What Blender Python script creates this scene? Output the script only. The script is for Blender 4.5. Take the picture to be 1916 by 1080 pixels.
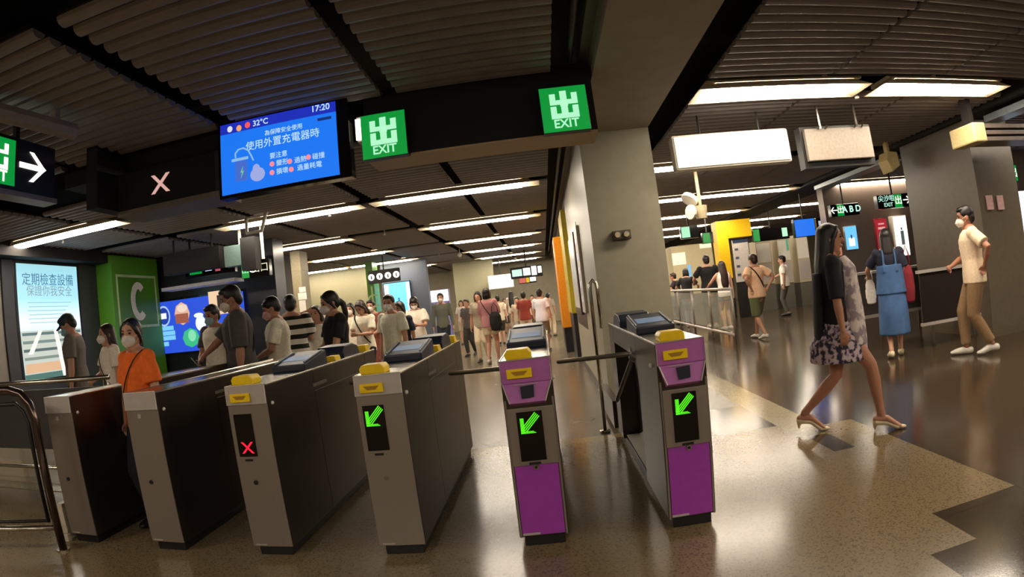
import bpy, bmesh, math, random, os
from mathutils import Vector, Matrix, noise
random.seed(7)
PI = math.pi
SC = bpy.context.scene
for o in list(bpy.data.objects): bpy.data.objects.remove(o)
COL = SC.collection

# ------------------------------------------------------------------ camera
YAW, PITCH, ROLL, FPX, KD, CAMH = -0.0506, 0.0181, -0.1160, 1130.38, 0.0093, 1.3012
def cam_axes():
    cy, sy, cp, sp = math.cos(YAW), math.sin(YAW), math.cos(PITCH), math.sin(PITCH)
    f = Vector((sy*cp, cy*cp, sp)); r = Vector((cy, -sy, 0)); u = r.cross(f)
    c, s = math.cos(ROLL), math.sin(ROLL)
    return c*r + s*u, -s*r + c*u, f
RX, RY, RF = cam_axes()
cam_d = bpy.data.cameras.new('camera'); cam = bpy.data.objects.new('camera', cam_d); COL.objects.link(cam)
M = Matrix((RX, RY, -RF)).transposed().to_4x4(); M.translation = (0, 0, CAMH)
cam.matrix_world = M
cam_d.type = 'PANO'
cam_d.sensor_fit = 'HORIZONTAL'; cam_d.sensor_width = 36.0
FMM = FPX*36.0/1916.0
cy_ = cam_d.cycles if hasattr(cam_d, 'cycles') and hasattr(cam_d.cycles, 'panorama_type') else cam_d
cy_.panorama_type = 'FISHEYE_LENS_POLYNOMIAL'
cy_.fisheye_fov = PI
cy_.fisheye_polynomial_k0 = 0.0; cy_.fisheye_polynomial_k1 = -1.0/FMM
cy_.fisheye_polynomial_k2 = 0.0; cy_.fisheye_polynomial_k3 = KD/FMM**3; cy_.fisheye_polynomial_k4 = 0.0
cam_d.clip_start = 0.05; cam_d.clip_end = 200
SC.camera = cam

def ray(px, py):
    dx, dy = px-958.0, 540.0-py; r = math.hypot(dx, dy) or 1e-6; th = r/FPX
    for _ in range(12): th -= (FPX*(th+KD*th**3)-r)/(FPX*(1+3*KD*th*th))
    return RX*(dx/r*math.sin(th)) + RY*(dy/r*math.sin(th)) + RF*math.cos(th)
def on_z(px, py, z): d = ray(px, py); t = (z-CAMH)/d.z; return Vector((d.x*t, d.y*t, z))
def on_y(px, py, y): d = ray(px, py); t = y/d.y; return Vector((d.x*t, y, CAMH+d.z*t))
def on_x(px, py, x): d = ray(px, py); t = x/d.x; return Vector((x, d.y*t, CAMH+d.z*t))

# ------------------------------------------------------------------ world, view
SC.view_settings.view_transform = 'Standard'; SC.view_settings.look = 'None'
SC.view_settings.gamma = 1.0; SC.view_settings.exposure = 0.14; SC.view_settings.use_curve_mapping = False
W = bpy.data.worlds.new('world'); SC.world = W; W.use_nodes = True
W.node_tree.nodes['Background'].inputs[0].default_value = (0.05, 0.045, 0.04, 1)
W.node_tree.nodes['Background'].inputs[1].default_value = 0.3
LAMP = 34.0      # strength of the fluorescent diffusers

# ------------------------------------------------------------------ materials
def lin(h):
    h = h.lstrip('#'); v = [int(h[i:i+2], 16)/255 for i in (0, 2, 4)]
    return tuple(c/12.92 if c <= 0.04045 else ((c+0.055)/1.055)**2.4 for c in v) + (1,)
MATS = {}
def mat(name, hexc, rough=0.6, metal=0.0, var=0.12, scale=30.0, emit=0.0, bump=0.0, spec=0.5, stretch=None):
    if name in MATS: return MATS[name]
    m = bpy.data.materials.new(name); m.use_nodes = True; nt = m.node_tree; b = nt.nodes['Principled BSDF']
    c = lin(hexc)
    b.inputs['Roughness'].default_value = rough; b.inputs['Metallic'].default_value = metal
    b.inputs['Specular IOR Level'].default_value = spec
    if emit > 0:
        b.inputs['Base Color'].default_value = (0.02, 0.02, 0.02, 1)
        b.inputs['Emission Color'].default_value = c; b.inputs['Emission Strength'].default_value = emit
    elif var > 0:
        tc = nt.nodes.new('ShaderNodeTexCoord'); n = nt.nodes.new('ShaderNodeTexNoise'); n.inputs['Scale'].default_value = scale
        n.inputs['Detail'].default_value = 3
        src = tc.outputs['Object']
        if stretch:
            mp = nt.nodes.new('ShaderNodeMapping'); mp.inputs['Scale'].default_value = stretch
            nt.links.new(src, mp.inputs[0]); src = mp.outputs[0]
        nt.links.new(src, n.inputs['Vector'])
        r = nt.nodes.new('ShaderNodeValToRGB')
        r.color_ramp.elements[0].position = 0.3; r.color_ramp.elements[1].position = 0.7
        r.color_ramp.elements[0].color = tuple(x*(1-var) for x in c[:3]) + (1,)
        r.color_ramp.elements[1].color = tuple(min(1, x*(1+var)) for x in c[:3]) + (1,)
        nt.links.new(n.outputs[0], r.inputs[0]); nt.links.new(r.outputs[0], b.inputs['Base Color'])
        if bump > 0:
            bp = nt.nodes.new('ShaderNodeBump'); bp.inputs['Strength'].default_value = bump; bp.inputs['Distance'].default_value = 0.004
            nt.links.new(n.outputs[0], bp.inputs['Height']); nt.links.new(bp.outputs[0], b.inputs['Normal'])
    else: b.inputs['Base Color'].default_value = c
    MATS[name] = m; return m
def granite(name, base, dark, light, rough, grain=60, tile=None):
    m = bpy.data.materials.new(name); m.use_nodes = True; nt = m.node_tree; b = nt.nodes['Principled BSDF']; L = nt.links.new
    tc = nt.nodes.new('ShaderNodeTexCoord')
    v = nt.nodes.new('ShaderNodeTexVoronoi'); v.inputs['Scale'].default_value = grain; L(tc.outputs['Object'], v.inputs['Vector'])
    n = nt.nodes.new('ShaderNodeTexNoise'); n.inputs['Scale'].default_value = grain; n.inputs['Detail'].default_value = 6; n.inputs['Roughness'].default_value = 0.65; L(tc.outputs['Object'], n.inputs['Vector'])
    r = nt.nodes.new('ShaderNodeValToRGB'); e = r.color_ramp.elements
    e[0].position = 0.30; e[0].color = lin(dark); e[1].position = 0.72; e[1].color = lin(light)
    k = e.new(0.44); k.color = lin(base); k = e.new(0.58); k.color = lin(base)
    L(n.outputs[0], r.inputs[0])
    sp = nt.nodes.new('ShaderNodeSeparateColor'); L(v.outputs['Color'], sp.inputs[0])
    gt = nt.nodes.new('ShaderNodeMath'); gt.operation = 'GREATER_THAN'; gt.inputs[1].default_value = 0.82; L(sp.outputs[0], gt.inputs[0])
    mul = nt.nodes.new('ShaderNodeMath'); mul.operation = 'MULTIPLY'; mul.inputs[1].default_value = 0.45; L(gt.outputs[0], mul.inputs[0])
    mx = nt.nodes.new('ShaderNodeMix'); mx.data_type = 'RGBA'; L(mul.outputs[0], mx.inputs[0]); L(r.outputs[0], mx.inputs[6]); mx.inputs[7].default_value = lin(dark)
    out = mx.outputs[2]
    if tile:
        br = nt.nodes.new('ShaderNodeTexBrick'); br.inputs['Scale'].default_value = 1.0; br.offset = 0
        br.inputs['Mortar Size'].default_value = 0.004; br.inputs['Brick Width'].default_value = tile; br.inputs['Row Height'].default_value = tile
        L(tc.outputs['Object'], br.inputs['Vector'])
        m2 = nt.nodes.new('ShaderNodeMix'); m2.data_type = 'RGBA'; L(br.outputs['Fac'], m2.inputs[0]); L(out, m2.inputs[6]); m2.inputs[7].default_value = lin(dark)
        out = m2.outputs[2]
    L(out, b.inputs['Base Color'])
    n2 = nt.nodes.new('ShaderNodeTexNoise'); n2.inputs['Scale'].default_value = 1.3; n2.inputs['Detail'].default_value = 4; L(tc.outputs['Object'], n2.inputs['Vector'])
    mr = nt.nodes.new('ShaderNodeMapRange'); mr.inputs[3].default_value = rough*0.8; mr.inputs[4].default_value = rough*1.3; L(n2.outputs[0], mr.inputs[0]); L(mr.outputs[0], b.inputs['Roughness'])
    bp = nt.nodes.new('ShaderNodeBump'); bp.inputs['Strength'].default_value = 0.06; bp.inputs['Distance'].default_value = 0.003; L(n.outputs[0], bp.inputs['Height']); L(bp.outputs[0], b.inputs['Normal'])
    MATS[name] = m; return m

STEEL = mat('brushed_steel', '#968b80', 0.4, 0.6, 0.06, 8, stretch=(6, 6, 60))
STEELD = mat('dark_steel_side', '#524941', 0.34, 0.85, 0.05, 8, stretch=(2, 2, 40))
CHROME = mat('polished_steel', '#cfc8ba', 0.22, 1.0, 0.03, 10)
BLACK = mat('black_plastic', '#15110f', 0.45, 0, 0.1)
VOID = mat('black_void_paint', '#120f0f', 0.8, 0, 0.15)
GLOSSB = mat('black_glass', '#0a0808', 0.12, 0, 0.02)
PURPLE = mat('purple_paint', '#9e3ca8', 0.38, 0, 0.05)
PURPLEH = mat('purple_head_paint', '#b266ae', 0.4, 0, 0.05)
YELLOW = mat('yellow_plastic', '#ffd400', 0.4, 0, 0.05)
YELLOWD = mat('yellow_slot', '#a87c06', 0.5, 0, 0.05)
ARMM = mat('arm_steel', '#b5aa92', 0.3, 0.7, 0.03, 10)
READER = mat('reader_navy', '#0d0f24', 0.7, 0, 0.02)
NAVY = mat('navy_plastic', '#1f2637', 0.4, 0, 0.08)
PLATE = mat('pale_plate', '#bcb3ad', 0.45, 0.3, 0.04)
WHITE = mat('white_plastic', '#ded8cc', 0.5, 0, 0.04)
CREAM = mat('cream_panel', '#b7a07c', 0.55, 0, 0.08)
CONC = mat('concrete_panel', '#8d8776', 0.5, 0, 0.06, 12, bump=0.1)
PILL = mat('pillar_cladding', '#9a9480', 0.42, 0, 0.05, 10)
PILLB = mat('brown_pillar_cladding', '#5d5346', 0.35, 0, 0.08, 10)
CEILM = mat('ceiling_slat_grey', '#857d7c', 0.55, 0.0, 0.08, 5)
BEAMM = mat('beam_paint', '#9c9284', 0.7, 0, 0.06, 5)
DWALL = mat('dark_wall_panel', '#4a4845', 0.35, 0, 0.08, 6)
def em(name, hexc, s): return mat(name, hexc, 0.5, 0, 0, emit=s)
E_LAMP = em('lamp_diffuser', '#fff0da', LAMP)
E_WHITE = em('sign_white', '#fff8ee', 1.6)
E_SIGNG = em('sign_green', '#00a03c', 0.75)
E_SIGNL = em('sign_pale_green', '#b8ffd0', 0.85)
E_GREEN = em('led_green', '#52e818', 1.1)
E_RED = em('led_red', '#ff1430', 1.3)
E_BLUE = em('screen_blue', '#1774ee', 0.95)
E_BLUED = em('screen_dark_blue', '#1c2fc0', 0.8)
E_PALE = em('screen_pale', '#bfe0ff', 0.9)
LIGHTT = em('screen_text', '#b9dcff', 1.0)

# ------------------------------------------------------------------ mesh helpers
def link(name, me, m=None, parent=None, loc=None):
    o = bpy.data.objects.new(name, me); COL.objects.link(o)
    if m is not None and me is not None:
        for mm in (m if isinstance(m, (list, tuple)) else [m]): me.materials.append(mm)
    if parent: o.parent = parent
    if loc: o.location = loc
    return o
def empty(name, loc, rz=0.0):
    o = bpy.data.objects.new(name, None); COL.objects.link(o); o.location = loc; o.rotation_euler = (0, 0, rz); o.empty_display_size = 0.1
    return o
def tag(o, label=None, cat=None, group=None, kind=None):
    if label: o['label'] = label
    if cat: o['category'] = cat
    if group: o['group'] = group
    if kind: o['kind'] = kind
    return o
class MB:
    """collects shapes into one mesh"""
    def __init__(s): s.v = []; s.f = []; s.mi = []
    def add(s, vs, fs, mi=0):
        n = len(s.v); s.v += [tuple(v) for v in vs]; s.f += [[i+n for i in f] for f in fs]; s.mi += [mi]*len(fs); return s
    def box(s, x0, y0, z0, x1, y1, z1, mi=0):
        v = [(x0,y0,z0),(x1,y0,z0),(x1,y1,z0),(x0,y1,z0),(x0,y0,z1),(x1,y0,z1),(x1,y1,z1),(x0,y1,z1)]
        return s.add(v, [[3,2,1,0],[4,5,6,7],[0,1,5,4],[1,2,6,5],[2,3,7,6],[3,0,4,7]], mi)
    def prism(s, pts, a, b, axis='x', mi=0):
        """polygon pts in the two other axes, extruded from a to b along axis"""
        n = len(pts)
        def P(p, t): return {'x': (t, p[0], p[1]), 'y': (p[0], t, p[1]), 'z': (p[0], p[1], t)}[axis]
        v = [P(p, a) for p in pts] + [P(p, b) for p in pts]
        return s.add(v, [list(range(n)), list(range(2*n-1, n-1, -1))] + [[i, i+n, (i+1) % n+n, (i+1) % n] for i in range(n)], mi)
    def tube(s, pts, r, n=10, flat=None, mi=0, round_ends=False):
        """tube along points, radius per point (number or (ra, rb)); frames carried along"""
        P = [Vector(p) for p in pts]
        rs = r if isinstance(r, (list, tuple)) else [r]*len(P)
        rs = [q if isinstance(q, (list, tuple)) else (q, q) for q in rs]
        if round_ends:
            d0 = (P[0]-P[1]).normalized(); d1 = (P[-1]-P[-2]).normalized(); a, b = rs[0], rs[-1]
            hd = [(P[0]+d0*(min(a)*h), (a[0]*k, a[1]*k)) for h, k in ((0.95, 0.25), (0.75, 0.66), (0.4, 0.92))]
            tl = [(P[-1]+d1*(min(b)*h), (b[0]*k, b[1]*k)) for h, k in ((0.4, 0.92), (0.75, 0.66), (0.95, 0.25))]
            P = [h[0] for h in hd]+P+[t[0] for t in tl]; rs = [h[1] for h in hd]+rs+[t[1] for t in tl]
        T = []
        for i in range(len(P)):
            t = (P[min(i+1, len(P)-1)]-P[max(i-1, 0)]); T.append(t.normalized())
        ref = Vector(flat) if flat else (Vector((0, 1, 0)) if abs(T[0].y) < 0.8 else Vector((1, 0, 0)))
        u = (ref-T[0]*ref.dot(T[0])).normalized(); base = len(s.v)
        for i in range(len(P)):
            u = u-T[i]*u.dot(T[i])
            if u.length < 1e-6: u = T[i].orthogonal()
            u.normalize(); w = T[i].cross(u)
            for k in range(n):
                a = 2*PI*k/n; s.v.append(tuple(P[i]+u*(math.cos(a)*rs[i][1])+w*(math.sin(a)*rs[i][0])))
        for i in range(len(P)-1):
            for k in range(n):
                a = base+i*n+k; b = base+i*n+(k+1) % n; s.f.append([a, b, b+n, a+n]); s.mi.append(mi)
        s.f.append([base+k for k in range(n-1, -1, -1)]); s.mi.append(mi)
        s.f.append([base+(len(P)-1)*n+k for k in range(n)]); s.mi.append(mi)
        return s
    def ball(s, c, r, n=12, m=8, mi=0):
        c = Vector(c); r = r if isinstance(r, (list, tuple)) else (r, r, r); base = len(s.v)
        s.v.append(tuple(c+Vector((0, 0, r[2]))))
        for i in range(1, m):
            t = PI*i/m
            for k in range(n):
                a = 2*PI*k/n; s.v.append((c.x+r[0]*math.sin(t)*math.cos(a), c.y+r[1]*math.sin(t)*math.sin(a), c.z+r[2]*math.cos(t)))
        s.v.append(tuple(c-Vector((0, 0, r[2])))); last = len(s.v)-1
        for k in range(n): s.f.append([base, base+1+k, base+1+(k+1) % n]); s.mi.append(mi)
        for i in range(m-2):
            for k in range(n):
                a = base+1+i*n+k; b = base+1+i*n+(k+1) % n; s.f.append([a, a+n, b+n, b]); s.mi.append(mi)
        for k in range(n): s.f.append([last, base+1+(m-2)*n+(k+1) % n, base+1+(m-2)*n+k]); s.mi.append(mi)
        return s
    def mesh(s, smooth=False):
        me = bpy.data.meshes.new('mesh'); me.from_pydata(s.v, [], s.f)
        me.polygons.foreach_set('material_index', s.mi)
        if smooth: me.polygons.foreach_set('use_smooth', [True]*len(s.f))
        me.update(); return me
    def build(s, name, m, parent=None, smooth=False, bevel=0.0, loc=None):
        me = s.mesh(smooth)
        bm = bmesh.new(); bm.from_mesh(me); bmesh.ops.recalc_face_normals(bm, faces=bm.faces); bm.to_mesh(me); bm.free()
        o = link(name, me, m, parent, loc)
        if bevel > 0:
            b = o.modifiers.new('bevel', 'BEVEL'); b.width = bevel; b.segments = 2; b.limit_method = 'ANGLE'; b.angle_limit = 0.6
        return o
def rbox(x0, y0, z0, x1, y1, z1, m, name, parent=None, bevel=0.004):
    return MB().box(x0, y0, z0, x1, y1, z1).build(name, m, parent, bevel=bevel)
def text_mesh(body, size, extrude=0.001, align='CENTER', bold=0.0):
    if any(ord(ch) > 0x2e80 for ch in body): bold = 0.0
    c = bpy.data.curves.new('t', 'FONT'); c.body = body; c.size = size; c.extrude = extrude; c.align_x = align; c.align_y = 'CENTER'; c.offset = bold; c.resolution_u = 4
    o = bpy.data.objects.new('t', c); COL.objects.link(o); dg = bpy.context.evaluated_depsgraph_get()
    me = bpy.data.meshes.new_from_object(o.evaluated_get(dg)); bpy.data.objects.remove(o); bpy.data.curves.remove(c); me.materials.clear(); return me
def lettering(body, size, m, loc, parent=None, rot=(PI/2, 0, 0), name='lettering', bold=0.0, sx=1.0):
    me = text_mesh(body, size, bold=bold); me.materials.append(m); o = bpy.data.objects.new(name, me); COL.objects.link(o); o.location = loc; o.rotation_euler = rot; o.scale = (sx, 1, 1)
    if parent: o.parent = parent
    return o
def struct(o): o['kind'] = 'structure'; return o
# ================================================================== setting
ZC = 3.05
F_TAN = granite('tan_granite', '#7e6d50', '#342a1e', '#a18e6a', 0.17, 100)
F_DARK = granite('dark_granite', '#423627', '#231b14', '#5a4b38', 0.13, 90, tile=0.6)
F_LIGHT = granite('pale_granite', '#8d8263', '#605640', '#a39977', 0.15, 90)
F_HALL = granite('hall_granite', '#6a5f4b', '#40392c', '#766d56', 0.24, 90, tile=0.75)
def floor_mat(x, y):
    if 1.88 < x < 2.05 and 3.78 < y < 4.25: return 1
    if 2.4 < x and y > 2.48: return 1
    if x > 2.12 and y > 3.9: return 1 if not (x < 2.42 and y < 4.5) else 0
    if 1.81 < x and 2.1 < y < 2.48: return 1
    if 1.54 < x and y < 2.1: return 1
    if 1.28 < x < 1.8 and 4.72 < y < 5.7: return 1
    if 1.8 < x <= 2.12 and y > 4.5: return 2
    if x < 1.8 and y > 5.3: return 3
    return 0
xs = [-14, -9, .5, 1.28, 1.54, 1.81, 1.88, 2.05, 2.12, 2.4, 2.42, 6, 16]; ys = [-7, 2.1, 2.48, 3.78, 3.9, 4.25, 4.5, 4.72, 5.3, 5.7, 34]
mb = MB()
for i in range(len(xs)-1):
    for j in range(len(ys)-1):
        a, b, c, d = xs[i], xs[i+1], ys[j], ys[j+1]
        n = len(mb.v); mb.v += [(a, c, 0), (b, c, 0), (b, d, 0), (a, d, 0)]; mb.f.append([n, n+1, n+2, n+3]); mb.mi.append(floor_mat((a+b)/2, (c+d)/2))
struct(mb.build('floor', [F_TAN, F_DARK, F_LIGHT, F_HALL]))
m_joint = mat('floor_joint', '#6d604a', 0.6)
struct(MB().box(-14, -7, ZC+0.5, 16, 34, ZC+0.6).build('ceiling_void', VOID))

def slats(x0, x1, y0, y1, name='ceiling', pitch=0.148, r=0.058, z=ZC):
    mb = MB(); n = int((y1-y0)/pitch)
    for i in range(n):
        yc = y0+pitch*(i+0.5)
        pts = [(yc-r*math.cos(PI*k/6), z+0.045-0.045*math.sin(PI*k/6)) for k in range(7)]
        mb.prism(pts, x0, x1, 'x')
    mb.box(x0+0.02, y0, z+0.0455, x1-0.02, y1, z+0.075, 1)
    return struct(mb.build(name, [CEILM, VOID], smooth=False))
ROWS = [5.55, 9.1, 12.75, 16.3, 19.8, 23.3, 26.8]
lx = [(-10.2, -8.55), (-8.35, -6.45), (-6.25, -4.5), (-4.3, -2.6), (-2.4, -1.1), (-0.97, 0.27)]
for x0, x1 in lx:
    slats(x0, x1, 2.25, 4.65) if x0 > -6.3 else slats(x0, x1, 3.4, 6.7)
    slats(x0, x1, -6, 1.85)
    yy = [5.85, 8.9, 12.5, 16.05, 19.6, 23.1, 26.6, 30.0]
    for k in range(len(yy)-1):
        if x0 < -6.3 and k == 0: slats(x0, x1, 7.3, 8.9); continue
        slats(x0, x1, yy[k]+(0.3 if k else 0), yy[k+1]-0.05)
for x0, x1 in [(1.72, 2.98), (3.02, 4.38), (4.42, 5.95), (7.0, 8.3), (8.34, 9.6), (9.7, 12)]:
    slats(x0, x1, 2.0, 5.25); slats(x0, x1, -6, 1.7)
    yy = [5.75, 8.9, 12.5, 16.05, 19.6, 23.1, 26.6, 30.0]
    for k in range(len(yy)-1): slats(x0, x1, yy[k]+(0.3 if k else 0), yy[k+1]-0.05)
# beam and pillars
struct(MB().box(0.60, -6, 3.0, 1.36, 30, 3.45).build('beam', BEAMM))
struct(MB().box(0.52, -6, 3.18, 0.60, 30, 3.45).build('trim_1', mat('beam_edge', '#6a5f58', 0.6)))
struct(MB().box(0.58, 6.4, 0.12, 1.36, 8.0, 3.0).box(0.58, 8.0, 0.12, 0.9, 11.2, 3.0).build('pillar_centre', PILL))
struct(MB().box(0.57, 6.39, 0, 1.37, 8.01, 0.12).box(0.57, 8.0, 0, 0.91, 11.21, 0.12).build('baseboard_centre', mat('dark_skirting', '#3c342c', 0.4)))
struct(MB().box(0.575, 8.6, 0.75, 0.585, 11.0, 2.3).build('trim_2', STEELD))
struct(MB().box(6.1, 6.8, 0.0, 6.95, 8.6, ZC).build('pillar_right', PILLB))
struct(MB().box(6.09, 6.79, 0.0, 6.96, 8.61, 0.12).build('baseboard_right', mat('brown_skirting', '#5a5040', 0.4)))
struct(MB().box(6.0, -6, 3.0, 6.95, 30, 3.4).build('beam', VOID))
# outer walls
WG = mat('grey_wall_tile', '#6f6b66', 0.4, 0, 0.06, 6); WB = mat('beige_wall_tile', '#a39a80', 0.4, 0, 0.06, 6); WK = mat('dark_blue_grey_wall', '#2c2f36', 0.35, 0, 0.1, 5)
struct(MB().box(-9.0, -7, 0, -8.5, 6.9, 3.6).build('wall_left', WG))
struct(MB().box(-8.9, 6.9, 0, -8.45, 11.0, 3.6).build('wall_left', WK))
struct(MB().box(-8.5, 6.0, 2.86, -8.1, 11, 3.3).build('trim_3', VOID))
struct(MB().box(-12, 11.1, 0, -5.2, 11.6, 3.6).build('wall_left_screen', mat('black_screen_wall', '#191b22', 0.3)))
struct(MB().box(-14, 30, 0, 16, 30.4, 3.6).build('wall_back', WB))
struct(MB().box(-14.2, -7, 0, -14, 30, 3.6).build('wall_far_left', WG))
struct(MB().box(16, -7, 0, 16.3, 34, 3.6).build('wall_right', mat('brown_wall', '#574d45', 0.4)))
struct(MB().box(-14, -7.3, 0, 16, -7, 3.6).build('wall_behind', WG))

# ------------------------------------------------------------------ fluorescent fittings
def lamp_proto():
    t = empty('ceiling_light', (0, 0, 0))
    L = 1.9; h = MB()
    for s in (-1, 1):
        h.add([(-L/2, s*0.17, 0), (L/2, s*0.17, 0), (L/2-0.2, s*0.13, 0.06), (-L/2+0.2, s*0.13, 0.06), (-L/2, s*0.178, 0), (L/2, s*0.178, 0), (L/2-0.2, s*0.14, 0.07), (-L/2+0.2, s*0.14, 0.07)],
              [[0, 1, 2, 3], [5, 4, 7, 6], [0, 4, 5, 1], [3, 2, 6, 7], [0, 3, 7, 4], [1, 5, 6, 2]])
        h.add([(s*L/2, -0.17, 0), (s*L/2, 0.17, 0), (s*(L/2-0.2), 0.13, 0.06), (s*(L/2-0.2), -0.13, 0.06), (s*(L/2+.008), -0.17, 0), (s*(L/2+.008), 0.17, 0), (s*(L/2-0.19), 0.13, 0.07), (s*(L/2-0.19), -0.13, 0.07)],
              [[0, 1, 2, 3], [5, 4, 7, 6], [0, 4, 5, 1], [3, 2, 6, 7], [0, 3, 7, 4], [1, 5, 6, 2]])
    h.box(-L/2+.1, -0.15, 0.071, L/2-.1, 0.15, 0.11)
    h.build('reflector', mat('cream_reflector', '#e6d6b8', 0.35, 0, 0.02), t)
    d = MB(); d.prism([(-0.125, 0.055), (-0.115, -0.012), (-0.06, -0.028), (0.06, -0.028), (0.115, -0.012), (0.125, 0.055)], -L/2+0.19, L/2-0.19, 'x')
    d.build('diffuser', E_LAMP, t)
    return t
def copy_tree(o, parent=None):
    c = o.copy(); COL.objects.link(c)
    if parent: c.parent = parent
    for ch in list(o.children): copy_tree(ch, c)
    return c
LP = lamp_proto(); used = [False]
def lamp(x, y, label, z=3.02, group='ceiling lights in rows over the concourse'):
    o = LP if not used[0] else copy_tree(LP); used[0] = True
    o.location = (x, y, z); tag(o, label, 'ceiling light', group); return o
rows = ['nearest lit row', 'second lit row', 'third lit row', 'fourth lit row', 'fifth lit row', 'sixth lit row', 'farthest lit row']
lamp(-7.0, 7.0, 'white fluorescent light fitting over the tall bright poster on the left', z=3.0).scale = (1.38, 1.1, 1)
for i, y in enumerate([9.1, 12.75, 16.3, 19.8, 23.3, 26.8]):
    lamp(-1.18, y, 'fluorescent ceiling light, %s of the middle bay running towards the concrete pillar' % rows[i])
    lamp(-3.95, y, 'fluorescent ceiling light, %s of the bay left of the hanging blue screen' % rows[i]) if i < 1 else None
    if 1 <= i < 5: lamp(-5.3, y, 'fluorescent ceiling light, %s of the bay above the left crowd' % rows[i])
    if i >= 3: lamp(-7.6, y, 'fluorescent ceiling light, %s of the far left bay' % rows[i])
lamp(2.62, 5.5, 'large bright fluorescent light above the white lit box').scale = (1, 1.35, 1)
lamp(4.68, 5.5, 'large bright fluorescent light above the blank screen back').scale = (1, 1.35, 1)
for i, y in enumerate([9.1, 12.75, 16.3, 19.8, 23.3]):
    lamp(2.5, y, 'fluorescent ceiling light, %s just right of the concrete pillar' % rows[i])
    if i: lamp(4.68, y, 'fluorescent ceiling light, %s above the queue at the right' % rows[i])
    if i: lamp(8.05, y, 'fluorescent ceiling light, %s above the green signs at the right' % rows[i])
for x, y in [(-5.5, 0.2), (-3.4, -2.8), (-1.18, -2.8), (2.62, -2.4), (4.7, -2.4), (4.7, 1.85), (8.05, 1.85), (8.05, 5.55)]:
    lamp(x, y, 'fluorescent ceiling light in the hall on the near side of the ticket gates')
# loose duct trays above the right bay
d = MB()
d.box(6.12, 5.0, 2.86, 6.42, 6.4, 2.95); tag(d.build('cable_tray', mat('grey_tray', '#7b8288', 0.4, 0.3)), 'grey metal cable tray under the ceiling left of the brown pillar', 'cable tray')
d = MB(); d.box(6.15, 9.0, 2.88, 6.5, 12.2, 2.96); tag(d.build('cable_tray', MATS['grey_tray']), 'grey metal cable tray crossing the ceiling beyond the blank screen back', 'cable tray')
p = MB(); p.tube([(0.44, -3, 3.2), (0.44, 26, 3.2)], 0.03); tag(p.build('ceiling_pipe', mat('dull_pipe', '#4b4744', 0.4, 0.5), smooth=True), 'dark pipe running along the gap beside the concrete beam', 'pipe')
for k, (px, py, z) in enumerate([(1604, 184, 3.0), (617, 405, 3.0), (720, 440, 3.0), (822, 478, 2.99), (118, 455, 3.0), (860, 475, 2.9)]):
    q = on_z(px, py, z); s = MB(); s.tube([(0, 0, (3.55 if k == 2 else 3.12)-q.z), (0, 0, 0.02)], 0.008, 8); s.tube([(0, 0, 0.02), (0, 0, 0)], 0.025, 10)
    if k == 5: s.ball((0, 0, -0.04), 0.07)
    lb = ['sprinkler head between the two large right hand lights', 'sprinkler head beside the lit tube right of the blue screen', 'sprinkler head over the middle of the left crowd', 'sprinkler head above the far left crowd', 'sprinkler head under the long white light by the poster', 'round white dome camera on the far ceiling'][k]
    tag(s.build('sprinkler' if k < 5 else 'dome_camera', WHITE, smooth=True, loc=q), lb, 'sprinkler' if k < 5 else 'camera')
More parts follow.
